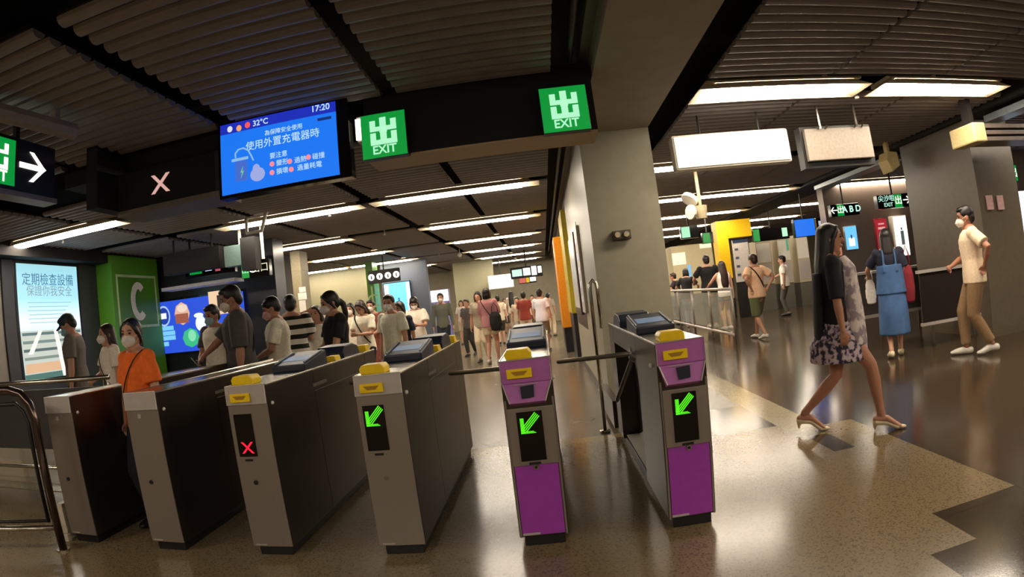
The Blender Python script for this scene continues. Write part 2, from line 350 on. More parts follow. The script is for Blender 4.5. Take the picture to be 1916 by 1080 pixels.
# ================================================================== ticket gates
GY, GW, GL = 2.985, 0.257, 2.19
def arrow_mesh(k):
    mb = MB()
    if k == 'x':
        for s in (-1, 1):
            mb.prism([(-.032*s-.007, -.032), (-.032*s+.007, -.032), (.032*s+.007, .032), (.032*s-.007, .032)], -0.003, 0, 'y')
    else:   # arrow pointing down left drawn in thin bars
        for i in range(7):
            z = -.042+i*.0034*1.0
            mb.box(-.045, -.003, -.045+i*.0042, .03-i*.006 if i < 3 else -.045+.018, 0, -.0425+i*.0042)
        for i in range(13): mb.box(-.045, -.003, -.045+i*.0062, -.026, 0, -.0405+i*.0062)
        for i in range(4):
            o = (i-1.5)*.0065
            mb.prism([(-.03+o, -.025-o), (-.0265+o, -.0285-o), (.045+o, .048-o), (.0415+o, .0515-o)], -0.003, 0, 'y')
    return mb
def gate(i, x0, kind, label):
    t = empty('ticket_gate', (x0, GY, 0)); tag(t, label, 'ticket gate', 'ticket gates in a row')
    w, L = GW, GL
    b = MB()
    # one long cabinet, cut away on its left flank under the turnstile hub
    b.box(0, 0, .06, w, .70, .995)
    b.box(.13, .70, .06, w, 1.87, .86)
    b.box(0, .70, .86, w, 1.87, .995)
    b.box(0, 1.87, .06, w, L, 1.0)
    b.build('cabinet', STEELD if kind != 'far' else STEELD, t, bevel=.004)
    f = MB()
    if kind == 'purple': f.box(.004, -.004, .06, .014, -.0005, .8).box(w-.014, -.004, .06, w-.004, -.0005, .8)
    else: f.box(.002, -.004, .062, w-.002, -.0005, .892)
    f.build('front_panel', STEEL, t)
    rbox(.025, .02, 0, w-.02, L-.03, .06, BLACK, 'plinth', t)
    e = MB()
    for xx in (.004, w-.004): e.tube([(xx, 0, .998), (xx, L, 1.003)], .005, 6)
    e.build('edge_trim', CHROME, t)
    tp = MB(); tp.box(.01, .01, .9955, w-.01, L-.01, 1.0005); tp.build('top_plate', CHROME, t)
    MB().box(.02, .72, .1, .128, 1.8, .105).prism([(.72, .1), (1.8, .1), (.72, .42)], .118, .129, 'x').build('lit_floor_standin', WHITE, t)  # white plate added to imitate lit floor glimpsed through the recess
    if kind == 'purple':
        h = MB()
        prof = [(0.0, .885), (0.0, 1.0), (-.03, 1.0), (-.03, .885)]
        h.prism([(.002, 1.002), (w-.002, 1.002), (w-.002, .885), (.002, .885)], -.012, -.004, 'y')
        v = [(.006, -.012, .884), (w-.006, -.012, .884), (w-.045, -.05, .79), (.035, -.05, .79), (.006, -.004, .884), (w-.006, -.004, .884), (w-.045, -.004, .77), (.035, -.004, .77)]
        h.add(v, [[0, 1, 2, 3], [5, 4, 7, 6], [0, 3, 7, 4], [1, 5, 6, 2], [3, 2, 6, 7], [0, 4, 5, 1]])
        h.build('head_panel', PURPLEH, t, bevel=.003)
        tr = MB()
        tr.tube([(.008, -.016, .884), (.036, -.052, .79)], .004, 6).tube([(w-.008, -.016, .884), (w-.046, -.052, .79)], .004, 6)
        tr.tube([(.003, -.013, .885), (.003, -.013, 1.0), (w-.003, -.013, 1.003), (w-.003, -.013, .885)], .004, 6)
        tr.build('head_trim', PLATE, t)
        rbox(.018, -.006, .07, w-.018, -.001, .455, PURPLE, 'lower_panel', t, .001)
        rbox(.012, -.014, .458, w-.012, -.004, .758, PLATE if 0 else STEEL, 'display_bezel', t, .002)
        s = rbox(.058, -.018, .482, .186, -.0145, .738, GLOSSB, 'display', t, .001)
        ar = arrow_mesh('a').build('arrow', E_GREEN, s); ar.location = (.118, -.0185, .672)
        # reader with a small label strip
        m4 = MB(); m4.add([(.095, -.036, .868), (.162, -.036, .872), (.158, -.052, .815), (.097, -.052, .811), (.095, -.02, .868), (.162, -.02, .872), (.158, -.03, .815), (.097, -.03, .811)], [[0, 1, 2, 3], [5, 4, 7, 6], [0, 3, 7, 4], [1, 5, 6, 2], [3, 2, 6, 7], [0, 4, 5, 1]])
        m4.build('card_reader', READER, t)
        MB().box(.06, -.0225, .8755, .185, -.016, .8795).build('label_strip', PLATE, t)
        k = MB(); k.tube([(.128, -.006, .447), (.128, -.02, .447)], .014, 14); k.build('lock', CHROME, t, smooth=False)
        MB().tube([(.128, -.02, .447), (.128, -.022, .447)], .008, 12).build('keyhole', BLACK, t)
        MB().box(.095, -.018, .462, .155, -.0145, .474).build('label_plate', BLACK, t)
        MB().box(.02, -.008, .072, .11, -.006, .084).build('foot_label', PLATE, t)
        yslot = -.0125
    else:
        rbox(.002, -.012, .893, w-.002, -.0045, 1.0, PLATE, 'head_panel', t, .002)
        tr = MB(); tr.tube([(.003, -.013, .895), (.003, -.013, 1.0), (w-.003, -.013, 1.003), (w-.003, -.013, .895)], .003, 6); tr.build('head_trim', WHITE, t)
        yslot = -.0125
        MB().tube([(.103, -.004, .45), (.103, -.012, .45)], .013, 14).build('lock', CHROME if kind == 'green' else BLACK, t)
        MB().box(.02, -.006, .068, .09, -.004, .076).build('foot_label', PLATE, t)
        if kind in ('red', 'green'):
            s = rbox(.028, -.007, .60, .145, -.0045, .842, GLOSSB, 'display', t, .001)
            ar = arrow_mesh('x' if kind == 'red' else 'a').build('cross' if kind == 'red' else 'arrow', E_RED if kind == 'red' else E_GREEN, s)
            ar.location = (.09, -.0075, .652) if kind == 'red' else (.085, -.0075, .778)
            if kind == 'red': ar['label'] = 'red lit cross'
            MB().box(.06, -.007, .574, .108, -.0045, .586).build('label_plate', BLACK, t)
        else:
            MB().box(.09, -.007, .845, .115, -.0045, .87).build('label_plate', PLATE, t)
    if kind != 'plain':
        sl = rbox(.034, yslot-.014, .91, .16, yslot, .958, YELLOW, 'ticket_slot', t, .003)
        MB().prism([(.055, .945), (.14, .945), (.12, .925), (.075, .925)], yslot-.0155, yslot-.014, 'y').build('slot_mouth', YELLOWD, sl)
        cp = MB(); cp.prism([(.035, 1.0), (.028, 1.03), (.045, 1.05), (.15, 1.05), (.165, 1.03), (.165, 1.0)], .02, .14, 'y'); cp.build('top_cap', YELLOW, t, bevel=.006)
        # tilted fare screen and hump
        sc = MB(); y0 = .62
        sc.prism([(y0, 1.0), (y0-.01, 1.045), (y0+.40, 1.105), (y0+.42, 1.0)], .006, w-.012, 'x'); o = sc.build('fare_console', NAVY, t, bevel=.008)
        ss = MB(); a = math.atan2(.06, .41)
        ss.add([(.035, y0+.10, 1.0635), (w-.045, y0+.10, 1.0635), (w-.045, y0+.24, 1.084), (.035, y0+.24, 1.084), (.035, y0+.10, 1.060), (w-.045, y0+.10, 1.06), (w-.045, y0+.24, 1.08), (.035, y0+.24, 1.08)], [[0, 1, 2, 3], [7, 6, 5, 4], [0, 4, 5, 1], [2, 6, 7, 3], [1, 5, 6, 2], [0, 3, 7, 4]])
        ss.build('screen', mat('console_screen', '#8fa3b8', 0.2, 0, 0.02, emit=0) if 0 else em('console_glow', '#7f95b0', .45), o)
        for xx in (.018, w-.026): MB().tube([(xx, y0+.02, 1.055), (xx, y0+.36, 1.106)], .006, 6).build('console_rail', mat('grey_rail', '#6f7682', 0.4), o)
        hp = MB(); pts = [(1.42, 1.0), (1.40, 1.05), (1.46, 1.095), (1.66, 1.105), (1.78, 1.08), (1.84, 1.0)]
        hp.prism(pts, .006, w-.02, 'x'); hp.build('exit_reader', NAVY, t, bevel=.01)
        MB().prism([(w-.1, 1.0), (w-.09, 1.04), (w-.02, 1.04), (w-.01, 1.0)], 1.2, 1.32, 'y').build('rear_cap', YELLOW, t, bevel=.004)
        MB().prism([(w-.14, 1.0), (w-.13, 1.06), (w-.02, 1.06), (w-.01, 1.0)], 1.98, 2.1, 'y').build('exit_cap', YELLOW, t, bevel=.006)
    # turnstile on the left flank
    hb = MB(); hb.tube([(.13, .93, .80), (.02, .93, .86), (-.01, .93, .865)], [.07, .055, .04], 14); hub = hb.build('turnstile_hub', STEEL, t, smooth=False)
    for a_, b_ in (((-.0, .93, .86), (-.47, 1.32, .82)), ((.03, .90, .83), (.055, .70, .36)), ((.02, .99, .83), (-.08, 1.33, .49))):
        ab = MB(); ab.tube([a_, b_], .016, 10, round_ends=True); ab.build('turnstile_arm', ARMM, t, smooth=True)
    # right flank: slot and bolt
    MB().box(w, .68, .885, w+.003, .93, .905).build('flank_slot', mat('flank_slot_grey', '#8a8076', 0.4, 0.5), t)
    MB().ball((w+.004, .05, .888), .011).build('flank_bolt', WHITE, t, smooth=True)
    MB().ball((-.004, .15, .872), .013).build('flank_bolt', WHITE, t, smooth=True)
    return t
GATES = [(-3.303, 'plain', 'silver ticket gate without a display, farthest left, next to the bent pipe railing'),
 (-2.550, 'plain', 'silver ticket gate without a display, in front of the woman in the orange top'),
 (-1.793, 'red', 'silver ticket gate whose front display shows a red cross'),
 (-1.020, 'green', 'silver ticket gate with yellow slot and a green arrow display'),
 (-0.261, 'purple', 'purple fronted ticket gate with a green arrow, left one of the two purple gates'),
 (0.523, 'purple', 'purple fronted ticket gate with a green arrow, beside the concrete pillar')]
for i, (x, k, lb) in enumerate(GATES): gate(i, x, k, lb)

# guard post between the last gate and the pillar
q = MB(); q.tube([(.42, 5.42, 0), (.42, 5.42, 1.3), (.425, 5.42, 1.36), (.45, 5.42, 1.39), (.48, 5.42, 1.36), (.485, 5.42, 1.3), (.485, 5.42, .95)], .017, 10)
q.tube([(.42, 5.42, 0.0), (.42, 5.42, .02)], .05, 12)
tag(q.build('guard_rail', CHROME, smooth=True), 'tall hooked steel guard rail standing behind the purple gate by the pillar', 'railing')
q = MB(); q.box(.50, 5.3, .05, .56, 6.36, .3); tag(q.build('base_rail', STEELD), 'low dark steel rail on the floor between the gate and the pillar', 'rail')

# ================================================================== bent pipe barrier at the left edge
t = empty('pipe_barrier', (-3.24, 2.81, 0)); tag(t, 'bent dark steel pipe barrier at the lower left edge', 'barrier')
PIPE = mat('dark_chrome_pipe', '#6a5a55', 0.2, 0.95, 0.05)
def rel(v, o=Vector((-3.24, 2.81, 0))): return tuple(Vector(v)-o)
u = Vector((-0.62, -0.78, 0)).normalized()
P0 = Vector((-3.24, 2.81, 0))
def bp(s, z): return tuple(Vector((0, 0, z))+Vector((-0.94, -0.34, 0)).normalized()*s)
q = MB(); q.tube([bp(0, 0), bp(0, .88), bp(.03, .98), bp(.09, 1.05), bp(.18, 1.08), bp(1.2, 1.08)], .03, 12); q.build('frame_pipe', PIPE, t, smooth=True)
q = MB(); q.tube([bp(0, .16), bp(1.2, .16)], .02, 12); q.build('lower_pipe', CHROME, t, smooth=True)
q = MB(); q.tube([bp(.06, .2), bp(.06, .86), bp(.085, .94), bp(.14, .99), bp(1.2, .99)], .014, 8); q.tube([bp(.055, .21), bp(1.2, .21)], .012, 8); q.build('inner_frame', BLACK, t, smooth=True)
q = MB(); q.tube([bp(0, 0), bp(0, .012)], .05, 16); q.build('foot_flange', CHROME, t)
q = MB(); q.box(-3.42, 3.0, 0, -3.36, 3.12, .26); q.box(-3.42, 2.96, 0, -3.33, 3.0, .05)
tag(q.build('floor_bracket', mat('ivory_strip', '#b9ad98', 0.5), bevel=.004), 'ivory upright floor bracket beside the foot of the leftmost gate', 'bracket')
# far left railing behind the pipes
q = MB(); q.tube([(-8.3, 4.6, 1.0), (-4.1, 4.6, 1.0)], .025, 10); q.tube([(-8.3, 4.6, .1), (-4.1, 4.6, .1)], .02, 10)
for x in (-8.2, -6.3, -4.15): q.tube([(x, 4.6, 0), (x, 4.6, 1.0)], .022, 10)
r_ = q.build('railing', CHROME, smooth=True); tag(r_, 'steel handrail in front of the left wall, seen through the pipe barrier', 'railing')
MB().box(-8.2, 4.59, .3, -4.2, 4.61, .92).build('infill_panel', DWALL, r_)
q = MB(); q.box(-8.4, 4.1, 0.001, -3.9, 4.3, .006); q.build('trim_floor', F_LIGHT)['kind'] = 'structure'

# ================================================================== overhead signs
# EXIT boxes on the long black board
b = MB(); b.box(-1.27, 4.60, 2.545, .58, 4.95, 3.12); t = tag(b.build('sign_board', VOID), 'long black overhead board carrying the two green EXIT signs', 'sign board')
MB().box(-1.27, 4.6, 2.53, .58, 5.0, 2.545).build('lit_underside', CREAM, t)
def exit_sign(x, z, lb, s=.37):
    t = rbox(x-s/2, 4.5, z-s/2, x+s/2, 4.59, z+s/2, BLACK, 'exit_sign', None, .006); tag(t, lb, 'exit sign')
    MB().box(x-s/2+.004, 4.494, z-s/2+.004, x+s/2-.004, 4.4995, z+s/2-.004).build('green_face', E_SIGNG, t)
    g = MB()   # the character for "out" drawn as bars
    yy = (4.489, 4.4935)
    def bar(a, b_, c, d): g.box(x+a, yy[0], z+b_, x+c, yy[1], z+d)
    bar(-.026, -.05, .026, .145); bar(-.108, .035, .108, .072); bar(-.108, .072, -.062, .125); bar(.062, .072, .108, .125)
    bar(-.108, -.078, .108, -.038); bar(-.108, -.038, -.062, .022); bar(.062, -.038, .108, .022)
    bar(-.03, .02, .03, .045)
    g.build('exit_character', E_SIGNL, t)
    lettering('EXIT', .095, E_SIGNL, (x, 4.492, z-.122), t, name='exit_lettering', bold=.002)
    return t
exit_sign(-1.09, 2.70, 'green EXIT sign beside the blue screen'); exit_sign(.335, 2.71, 'green EXIT sign at the end of the board next to the concrete beam')
# blue television
def tv():
    x0, x1, z0, z1 = -2.55, -1.475, 2.435, 3.055; y = 4.5
    t = rbox(x0-.03, y, z0-.03, x1+.1, y+.12, z1+.03, GLOSSB, 'hanging_screen', None, .006); tag(t, 'hanging blue information screen showing the time 17:20 and a charger notice', 'screen')
    MB().box(x0, y-.006, z0, x1, y-.0005, z1-.09).build('picture', E_BLUE, t)
    MB().box(x0, y-.006, z1-.09, x1, y-.0005, z1).build('status_bar', E_BLUED, t)
    Y = y-.008
    def tx(s, px, py, size, m=LIGHTT, bold=0.001):
        q = on_y(px, py, Y); return lettering(s, size, m, (q.x, Y, q.z), t, name='screen_text', bold=bold)
    tx('17:20', 599, 202, .075, E_PALE); tx('32°C', 487, 229, .07, E_PALE)
    tx('為保障安全使用', 530, 243, .05); tx('使用外置充電器時', 527, 262, .085, bold=.002)
    tx('要注意', 521, 290, .055); tx('變形', 528, 304, .055); tx('過熱', 562, 299, .055); tx('碰撞', 596, 292, .055); tx('損壞', 528, 320, .055); tx('過量耗電', 579, 311, .055)
    for px, py in [(509, 307), (542, 302), (577, 294), (509, 323), (545, 317)]:
        q = on_y(px, py, Y); MB().tube([(q.x, Y, q.z), (q.x, Y-.002, q.z)], .022, 14).build('red_dot', em('dot_pink', '#ff8f9a', .9), t)
    # weather icons
    for px, py, c in [(430, 242, '#e8eefc'), (447, 240, '#ffb070'), (463, 234, '#ff6060')]:
        q = on_y(px, py, Y); MB().ball((q.x, Y, q.z), (.026, .003, .028)).build('weather_icon', em('icon_'+c, c, .8), t)
    q = on_y(607, 222, Y); MB().box(q.x-.06, Y-.002, q.z-.012, q.x+.06, Y, q.z+.012).build('corner_mark', em('mark_dark', '#123a8a', .6), t)
    # power bank, plug and lead drawing
    ln = em('drawing_line', '#9fd2ff', .7)
    pb = MB(); q = on_y(452, 320, Y); pb.box(q.x-.06, Y-.002, q.z-.085, q.x+.055, Y, q.z+.085); pb.build('power_bank_drawing', em('drawing_body', '#4a72d8', .8), t)
    pl = MB(); q = on_y(449, 298, Y); pl.box(q.x-.08, Y-.003, q.z-.012, q.x+.08, Y-.0005, q.z+.012)
    pts = [on_y(a, b, Y-.002) for a, b in [(441, 296), (440, 288), (446, 280), (455, 277), (464, 281), (470, 291), (474, 300)]]
    pl.tube(pts, .007, 8); pl.build('lead_drawing', ln, t)
    q = on_y(482, 326, Y); g = MB(); g.ball((q.x, Y, q.z), (.07, .003, .06)).ball((q.x-.01, Y, q.z+.05), (.035, .003, .04)); g.build('charger_drawing', em('drawing_pale', '#a8b4f0', .8), t)
    q = on_y(453, 322, Y-.002); MB().prism([(q.x+.012, q.z+.05), (q.x-.018, q.z-.005), (q.x, q.z), (q.x-.014, q.z-.055), (q.x+.02, q.z+.01), (q.x+.002, q.z+.005)], Y-.004, Y-.0025, 'y').build('bolt_drawing', em('bolt_green', '#8be0a0', .7), t)
    for xx in (x0+.3, x1-.3): MB().tube([(xx, y+.06, z1), (xx, y+.06, 3.3)], .02, 8).build('hanger', BLACK, t)
    return t
tv()
b = tag(rbox(-1.335, 4.6, 2.7, -1.29, 4.75, 2.92, WHITE, 'wall_lamp', None, .004), 'small white lit panel between the blue screen and the EXIT sign', 'lamp')
MB().box(-1.345, 4.592, 2.72, -1.275, 4.5995, 2.9).build('lit_face', em('small_lamp', '#fff3e0', 3), b)
# lane sign with a red and white cross
b = rbox(-3.72, 4.5, 2.49, -2.62, 4.8, 2.84, VOID, 'lane_sign', None, .004); tag(b, 'black overhead lane sign showing a pale red cross', 'lane sign')
MB().box(-3.72, 4.49, 2.44, -2.58, 4.9, 2.489).build('steel_underside', mat('lane_sign_base', '#776b5f', 0.5, 0.3), b)
q = on_y(300, 343, 4.495); g = MB()
for s in (-1, 1): g.prism([(q.x-.085*s-.02, q.z-.085), (q.x-.085*s+.02, q.z-.085), (q.x+.085*s+.02, q.z+.085), (q.x+.085*s-.02, q.z+.085)], 4.492, 4.499, 'y')
g.build('cross', em('cross_pale', '#e8b4a8', .8), b)
struct(MB().box(-3.86, 4.2, 2.5, -3.72, 5.0, 3.1).build('trim_4', VOID))
struct(MB().box(-4.6, 4.66, 2.9, -2.6, 5.3, 3.3).build('trim_5', VOID))
# green and black arrow sign facing sideways
X = -3.8
b = MB().box(X-.12, 1.6, 2.53, X, 3.72, 2.95).build('direction_sign', BLACK, bevel=.004); tag(b, 'overhead direction sign at the left edge with a white arrow and green exit panel', 'direction sign')
y0 = on_x(28, 300, X).y
MB().box(X, y0-.42, 2.56, X+.004, y0, 2.92).build('green_face', E_SIGNG, b)
def side(name, prs, m):
    g = MB()
    for p in prs: g.prism(p, X+.004, X+.008, 'x')
    return g.build(name, m, b)
yc, zc2 = y0-.21, 2.75
bars = [(-.016, -.05, .016, .145), (-.1, .045, .1, .07), (-.1, .045, -.068, .125), (.068, .045, .1, .125), (-.1, -.075, .1, -.045), (-.1, -.075, -.068, .02), (.068, -.075, .1, .02)]
side('exit_character', [[(yc+a*1.3, zc2+c), (yc+d*1.3, zc2+c), (yc+d*1.3, zc2+e), (yc+a*1.3, zc2+e)] for a, c, d, e in bars], E_WHITE)
lettering('EXIT', .12, E_WHITE, (X+.006, yc, zc2-.13), b, rot=(PI/2, 0, PI/2), name='exit_lettering', bold=.003)
ya, za = on_x(62, 314, X).y, on_x(62, 314, X).z
side('arrow', [[(ya-.16, za-.022), (ya+.10, za-.022), (ya+.10, za+.022), (ya-.16, za+.022)],
  [(ya+.15, za), (ya+.12, za+.02), (ya+.0, za+.12), (ya-.05, za+.12), (ya+.09, za)], [(ya+.15, za), (ya+.09, za), (ya-.05, za-.12), (ya+.0, za-.12), (ya+.12, za-.02)]], E_WHITE)
MB().tube([(X-.06, 3.3, 2.95), (X-.06, 3.3, 3.12)], .03, 8).build('hanger', BLACK, b)
MB().box(X-.14, 2.9, 2.48, X+.03, 3.72, 2.52).build('steel_edge', mat('sign_edge_grey', '#7d7670', 0.4, 0.3), b)
# unlit tube casing at the top left
b = MB(); A = on_z(-60, 195, 2.93); B = on_z(138, 247, 2.93); b.tube([A, B], .07, 8).box(B.x-.03, B.y-.25, 2.95, B.x+.03, B.y-.19, 3.045); tag(b.build('light_casing', mat('casing_cream', '#8d8178', 0.5), bevel=.004), 'unlit cream tube casing at the upper left edge', 'light casing')
# bracket frame hanging from the ceiling
q0 = on_y(478, 422, 8.5); b = MB(); s = .16
fp = [(q0.x-s, 8.5, q0.z+.15), (q0.x-s, 8.5, q0.z-.1), (q0.x+.1, 8.5, q0.z-.1), (q0.x+s+.05, 8.5, q0.z+.2)]
b.tube(fp, .03, 8).tube([(q0.x-s, 8.5, q0.z+.13), (q0.x+.1, 8.5, q0.z+.13)], .02, 8)
tag(b.build('hanging_bracket', WHITE, smooth=True), 'small white hanging bracket frame left of the lit tube below the blue screen', 'bracket')
# hanging objects right of the beam
P = dict(y=6.2)
t = MB().box(1.55, 6.2, 2.44, 2.92, 6.36, 2.83).build('light_box', WHITE, bevel=.03); tag(t, 'large blank white illuminated sign box hanging right of the concrete beam', 'light box')
MB().box(1.58, 6.188, 2.47, 2.89, 6.1995, 2.80).build('lit_face', em('light_box_face', '#fff0d8', 1.35), t)
for xx in (1.9, 2.6): MB().tube([(xx, 6.28, 2.83), (xx, 6.28, 3.1)], .012, 8).build('hanger', BLACK, t)
t = MB().box(3.13, 6.2, 2.43, 4.02, 6.27, 2.80).build('hanging_screen', mat('screen_back', '#8d8276', 0.5), bevel=.01); tag(t, 'hanging screen seen from its blank grey back, on two poles', 'screen')
MB().box(3.1, 6.275, 2.36, 4.06, 6.42, 2.84).build('casing', BLACK, t)
for xx in (3.35, 3.85): MB().tube([(xx, 6.22, 2.78), (xx, 6.22, 3.1)], .018, 8).build('hanger', CHROME, t)
for x in (3.3, 3.4, 3.8, 3.9): MB().tube([(x-.02, 6.17, 2.78), (x+.02, 6.17, 2.82)], .012, 6).build('clamp', CHROME, t)
# boxes and ducts near the brown pillar
q0 = on_y(1826, 250, 5.9); t = MB().box(q0.x-.12, 5.8, q0.z-.12, q0.x+.1, 6.3, q0.z+.12).build('ventilation_unit', mat('cream_unit', '#c4b07c', 0.5), bevel=.02); tag(t, 'cream end of a slatted ventilation unit running off the right edge', 'ventilation unit')
for k in range(3): MB().box(q0.x+.1, 5.85, q0.z-.1+k*.08, q0.x+1.6, 6.25, q0.z-.05+k*.08).build('louvre', mat('unit_louvre', '#6b5f58', 0.5), t)
MB().box(q0.x-.02, 5.95, q0.z+.12, q0.x+.06, 6.1, 3.1).build('bracket', BLACK, t)
q0 = on_y(1671, 301, 8.3); tag(MB().prism([(q0.x-.11, q0.z+.02), (q0.x-.04, q0.z-.17), (q0.x+.13, q0.z-.08), (q0.x+.11, q0.z+.14), (q0.x-.06, q0.z+.16)], 8.3, 8.6, 'y').box(q0.x-.02, 8.4, q0.z+.1, q0.x+.04, 8.5, 3.1).build('alarm_box', MATS['cream_unit'], bevel=.01), 'cream alarm box high up left of the brown pillar', 'alarm box')
# twin emergency lamp on the pillar
q0 = on_y(1163, 440, 6.36); t = rbox(q0.x-.1, 6.33, q0.z-.05, q0.x+.1, 6.395, q0.z+.05, mat('lamp_brown', '#4b4234', 0.5), 'emergency_lamp', None, .01); tag(t, 'small twin headed emergency lamp on the front of the concrete pillar', 'emergency lamp')
for s in (-1, 1): MB().tube([(q0.x+s*.048, 6.328, q0.z+.003), (q0.x+s*.048, 6.31, q0.z+.003)], [.036, .03], 14).build('lamp_head', mat('lamp_glass', '#a89c80', 0.2, 0.5), t)
for px, w_ in ((1852, .14), (1872, .14)):
    q0 = on_y(px, 379, 6.78); tag(rbox(q0.x-.065, 6.775, q0.z-.1, q0.x+.065, 6.788, q0.z+.1, mat('pink_notice', '#c09a98', 0.7), 'notice', None, .001), 'pale pink paper notice on the brown pillar, %s one' % ('left' if px < 1860 else 'right'), 'notice')
# ================================================================== advertisements, far columns and signs
def panel(p0, p1, y, m, name, label, cat, depth=.06, kind=None, bev=.006):
    a = on_y(p0[0], p0[1], y); b = on_y(p1[0], p1[1], y)
    o = rbox(min(a.x, b.x), y, min(a.z, b.z), max(a.x, b.x), y+depth, max(a.z, b.z), m, name, None, bev)
    if kind: o['kind'] = kind
    else: tag(o, label, cat)
    return o, (min(a.x, b.x), min(a.z, b.z), max(a.x, b.x), max(a.z, b.z))
def face(o, r, y, m, name='lit_face', u0=0, v0=0, u1=1, v1=1, t=.004, lift=.001):
    x0, z0, x1, z1 = r; w, h = x1-x0, z1-z0
    return MB().box(x0+w*u0, y-t-lift, z0+h*v0, x0+w*u1, y-lift, z0+h*v1).build(name, m, o)
# tall bright poster on the left wall
X = -8.44
A = on_x(29.5, 493, X); B = on_x(50, 714, X); C_ = on_x(142.5, 499, X)
y0, y1, z0, z1 = A.y, C_.y, B.z, (A.z+C_.z)/2
t = rbox(X-.06, y0-.06, z0-.06, X, y1+.06, z1+.06, mat('poster_frame', '#24282c', 0.3, 0.5), 'poster', None, .004); tag(t, 'tall bright pale blue poster about checks with railway drawings, on the left wall', 'poster')
def pf(u0, v0, u1, v1, m, name, l=.004, tl=0):
    w, h = y1-y0, z1-z0
    return MB().box(X+l-.003, y0+w*u0, z0+h*v0, X+l, y0+w*u1, z0+h*v1).build(name, m, t)
# graded print: pale at the top and middle, bluer between
pm = bpy.data.materials.new('poster_print'); pm.use_nodes = True; nt = pm.node_tree; bs = nt.nodes['Principled BSDF']
tc = nt.nodes.new('ShaderNodeTexCoord'); sx = nt.nodes.new('ShaderNodeSeparateXYZ'); nt.links.new(tc.outputs['Generated'], sx.inputs[0]); cr = nt.nodes.new('ShaderNodeValToRGB')
el = cr.color_ramp.elements; el[0].position = 0; el[0].color = lin('#7cc4ee'); el[1].position = 1; el[1].color = lin('#8cc0c8')
for p_, c_ in ((.25, '#9fd4f4'), (.5, '#d8f0f8'), (.7, '#9ad0e8')): e_ = el.new(p_); e_.color = lin(c_)
nt.links.new(sx.outputs[2], cr.inputs[0]); nt.links.new(cr.outputs[0], bs.inputs['Emission Color']); bs.inputs['Emission Strength'].default_value = 1.3; bs.inputs['Base Color'].default_value = (.02, .02, .02, 1)
pf(0, 0, 1, 1, pm, 'print')
pf(0, 0, 1, .42, em('poster_ground', '#c8d0c4', .95), 'ground_print', .006)
for k, (v, c) in enumerate([(.38, '#5f7d80'), (.31, '#7f9490'), (.24, '#5a6e70'), (.17, '#8a9a90')]): pf(.02, v, .98, v+.025, em('rail_print_%d' % k, c, .8), 'rail_print', .008)
pf(.02, .06, .98, .14, em('rail_peach', '#e0b48c', .95), 'platform_print', .008); pf(.0, .0, 1, .05, em('rail_green', '#4d7c74', .8), 'edge_print', .008)
w, h = y1-y0, z1-z0
g = MB(); g.prism([(y0+w*.08, z0+h*.22), (y0+w*.16, z0+h*.22), (y0+w*.34, z0+h*.42), (y0+w*.28, z0+h*.42)], X+.0075, X+.0095, 'x'); g.prism([(y0+w*.52, z0+h*.42), (y0+w*.58, z0+h*.42), (y0+w*.70, z0+h*.0), (y0+w*.60, z0+h*.0)], X+.0075, X+.0095, 'x'); g.build('track_print', em('track_white', '#f4f4ec', 1.0), t)
BLUEI = em('poster_ink', '#4a8cb0', .7)
lettering('定期檢查設備', .225, BLUEI, (X+.01, (y0+y1)/2, z0+h*.86), t, rot=(PI/2, 0, PI/2), name='poster_title', bold=.006)
lettering('保證你我安全', .2, em('poster_ink2', '#9ab8b8', .7), (X+.01, (y0+y1)/2+.02, z0+h*.76), t, rot=(PI/2, 0, PI/2), name='poster_title', bold=.004)
for k in range(6): pf(.14+.02*(k % 2), .66-.035*k, .86-.05*(k % 3), .666-.035*k, em('poster_lines', '#8fc4dc', .9), 'text_line', .007)
# green columns
GREEN = mat('green_column', '#4f8a1e', 0.4, 0, 0.05); PGREEN = mat('pale_green_line', '#b8d49c', 0.5)
A = on_x(215, 515, -8.02); B = on_x(290, 517, -8.02)
ya, yb = A.y-.1, B.y+.1
c = MB().box(-8.44, ya, 0, -8.02, yb, 3.0).build('green_column', GREEN); tag(c, 'green column with a large letter C in a pale frame', 'column')
def xframe(p, X, y0, y1, z0, z1, w, m):
    g = MB(); g.box(X, y0, z0, X+.004, y1, z0+w).box(X, y0, z1-w, X+.004, y1, z1).box(X, y0, z0+w, X+.004, y0+w, z1-w).box(X, y1-w, z0+w, X+.004, y1, z1-w); return g.build('pale_frame', m, p)
zt = on_x(250, 515, -8.02).z; zb = on_x(290, 611, -8.02).z
xframe(c, -8.018, A.y+.02, B.y-.0, zb, zt, .05, PGREEN)
q = on_x(261, 566, -8.0)
g = MB(); R_ = (zt-zb)*.30; n = 22
pts = []
for i in range(n+1):
    a = math.radians(48+(360-96)*i/n); pts.append((-8.010, (A.y+B.y)/2+.03+math.cos(a)*R_*.62, (zt+zb)/2+math.sin(a)*R_))
g.tube(pts, [(.085, .006)]*len(pts), 6, flat=(1, 0, 0)); g.build('letter', mat('letter_cream', '#f4f8dc', 0.5), c)
# far green column
A = on_y(683, 500, 19.0); B = on_y(712, 640, 19.0)
c = MB().box(A.x, 19, 0, B.x, 19.6, ZC).build('green_column', GREEN); tag(c, 'far green column with a pale framed panel behind the crowd', 'column')
r = (A.x+.12, 1.2, B.x-.06, 2.25)
g = MB(); g.box(r[0], 18.99, r[1], r[2], 18.996, r[1]+.03).box(r[0], 18.99, r[3]-.03, r[2], 18.996, r[3]).box(r[0], 18.99, r[1]+.03, r[0]+.03, 18.996, r[3]-.03).box(r[2]-.03, 18.99, r[1]+.03, r[2], 18.996, r[3]-.03); g.build('pale_frame', PGREEN, c)
lettering('C', .6, PGREEN, ((r[0]+r[2])/2, 18.99, 1.75), c, name='letter')
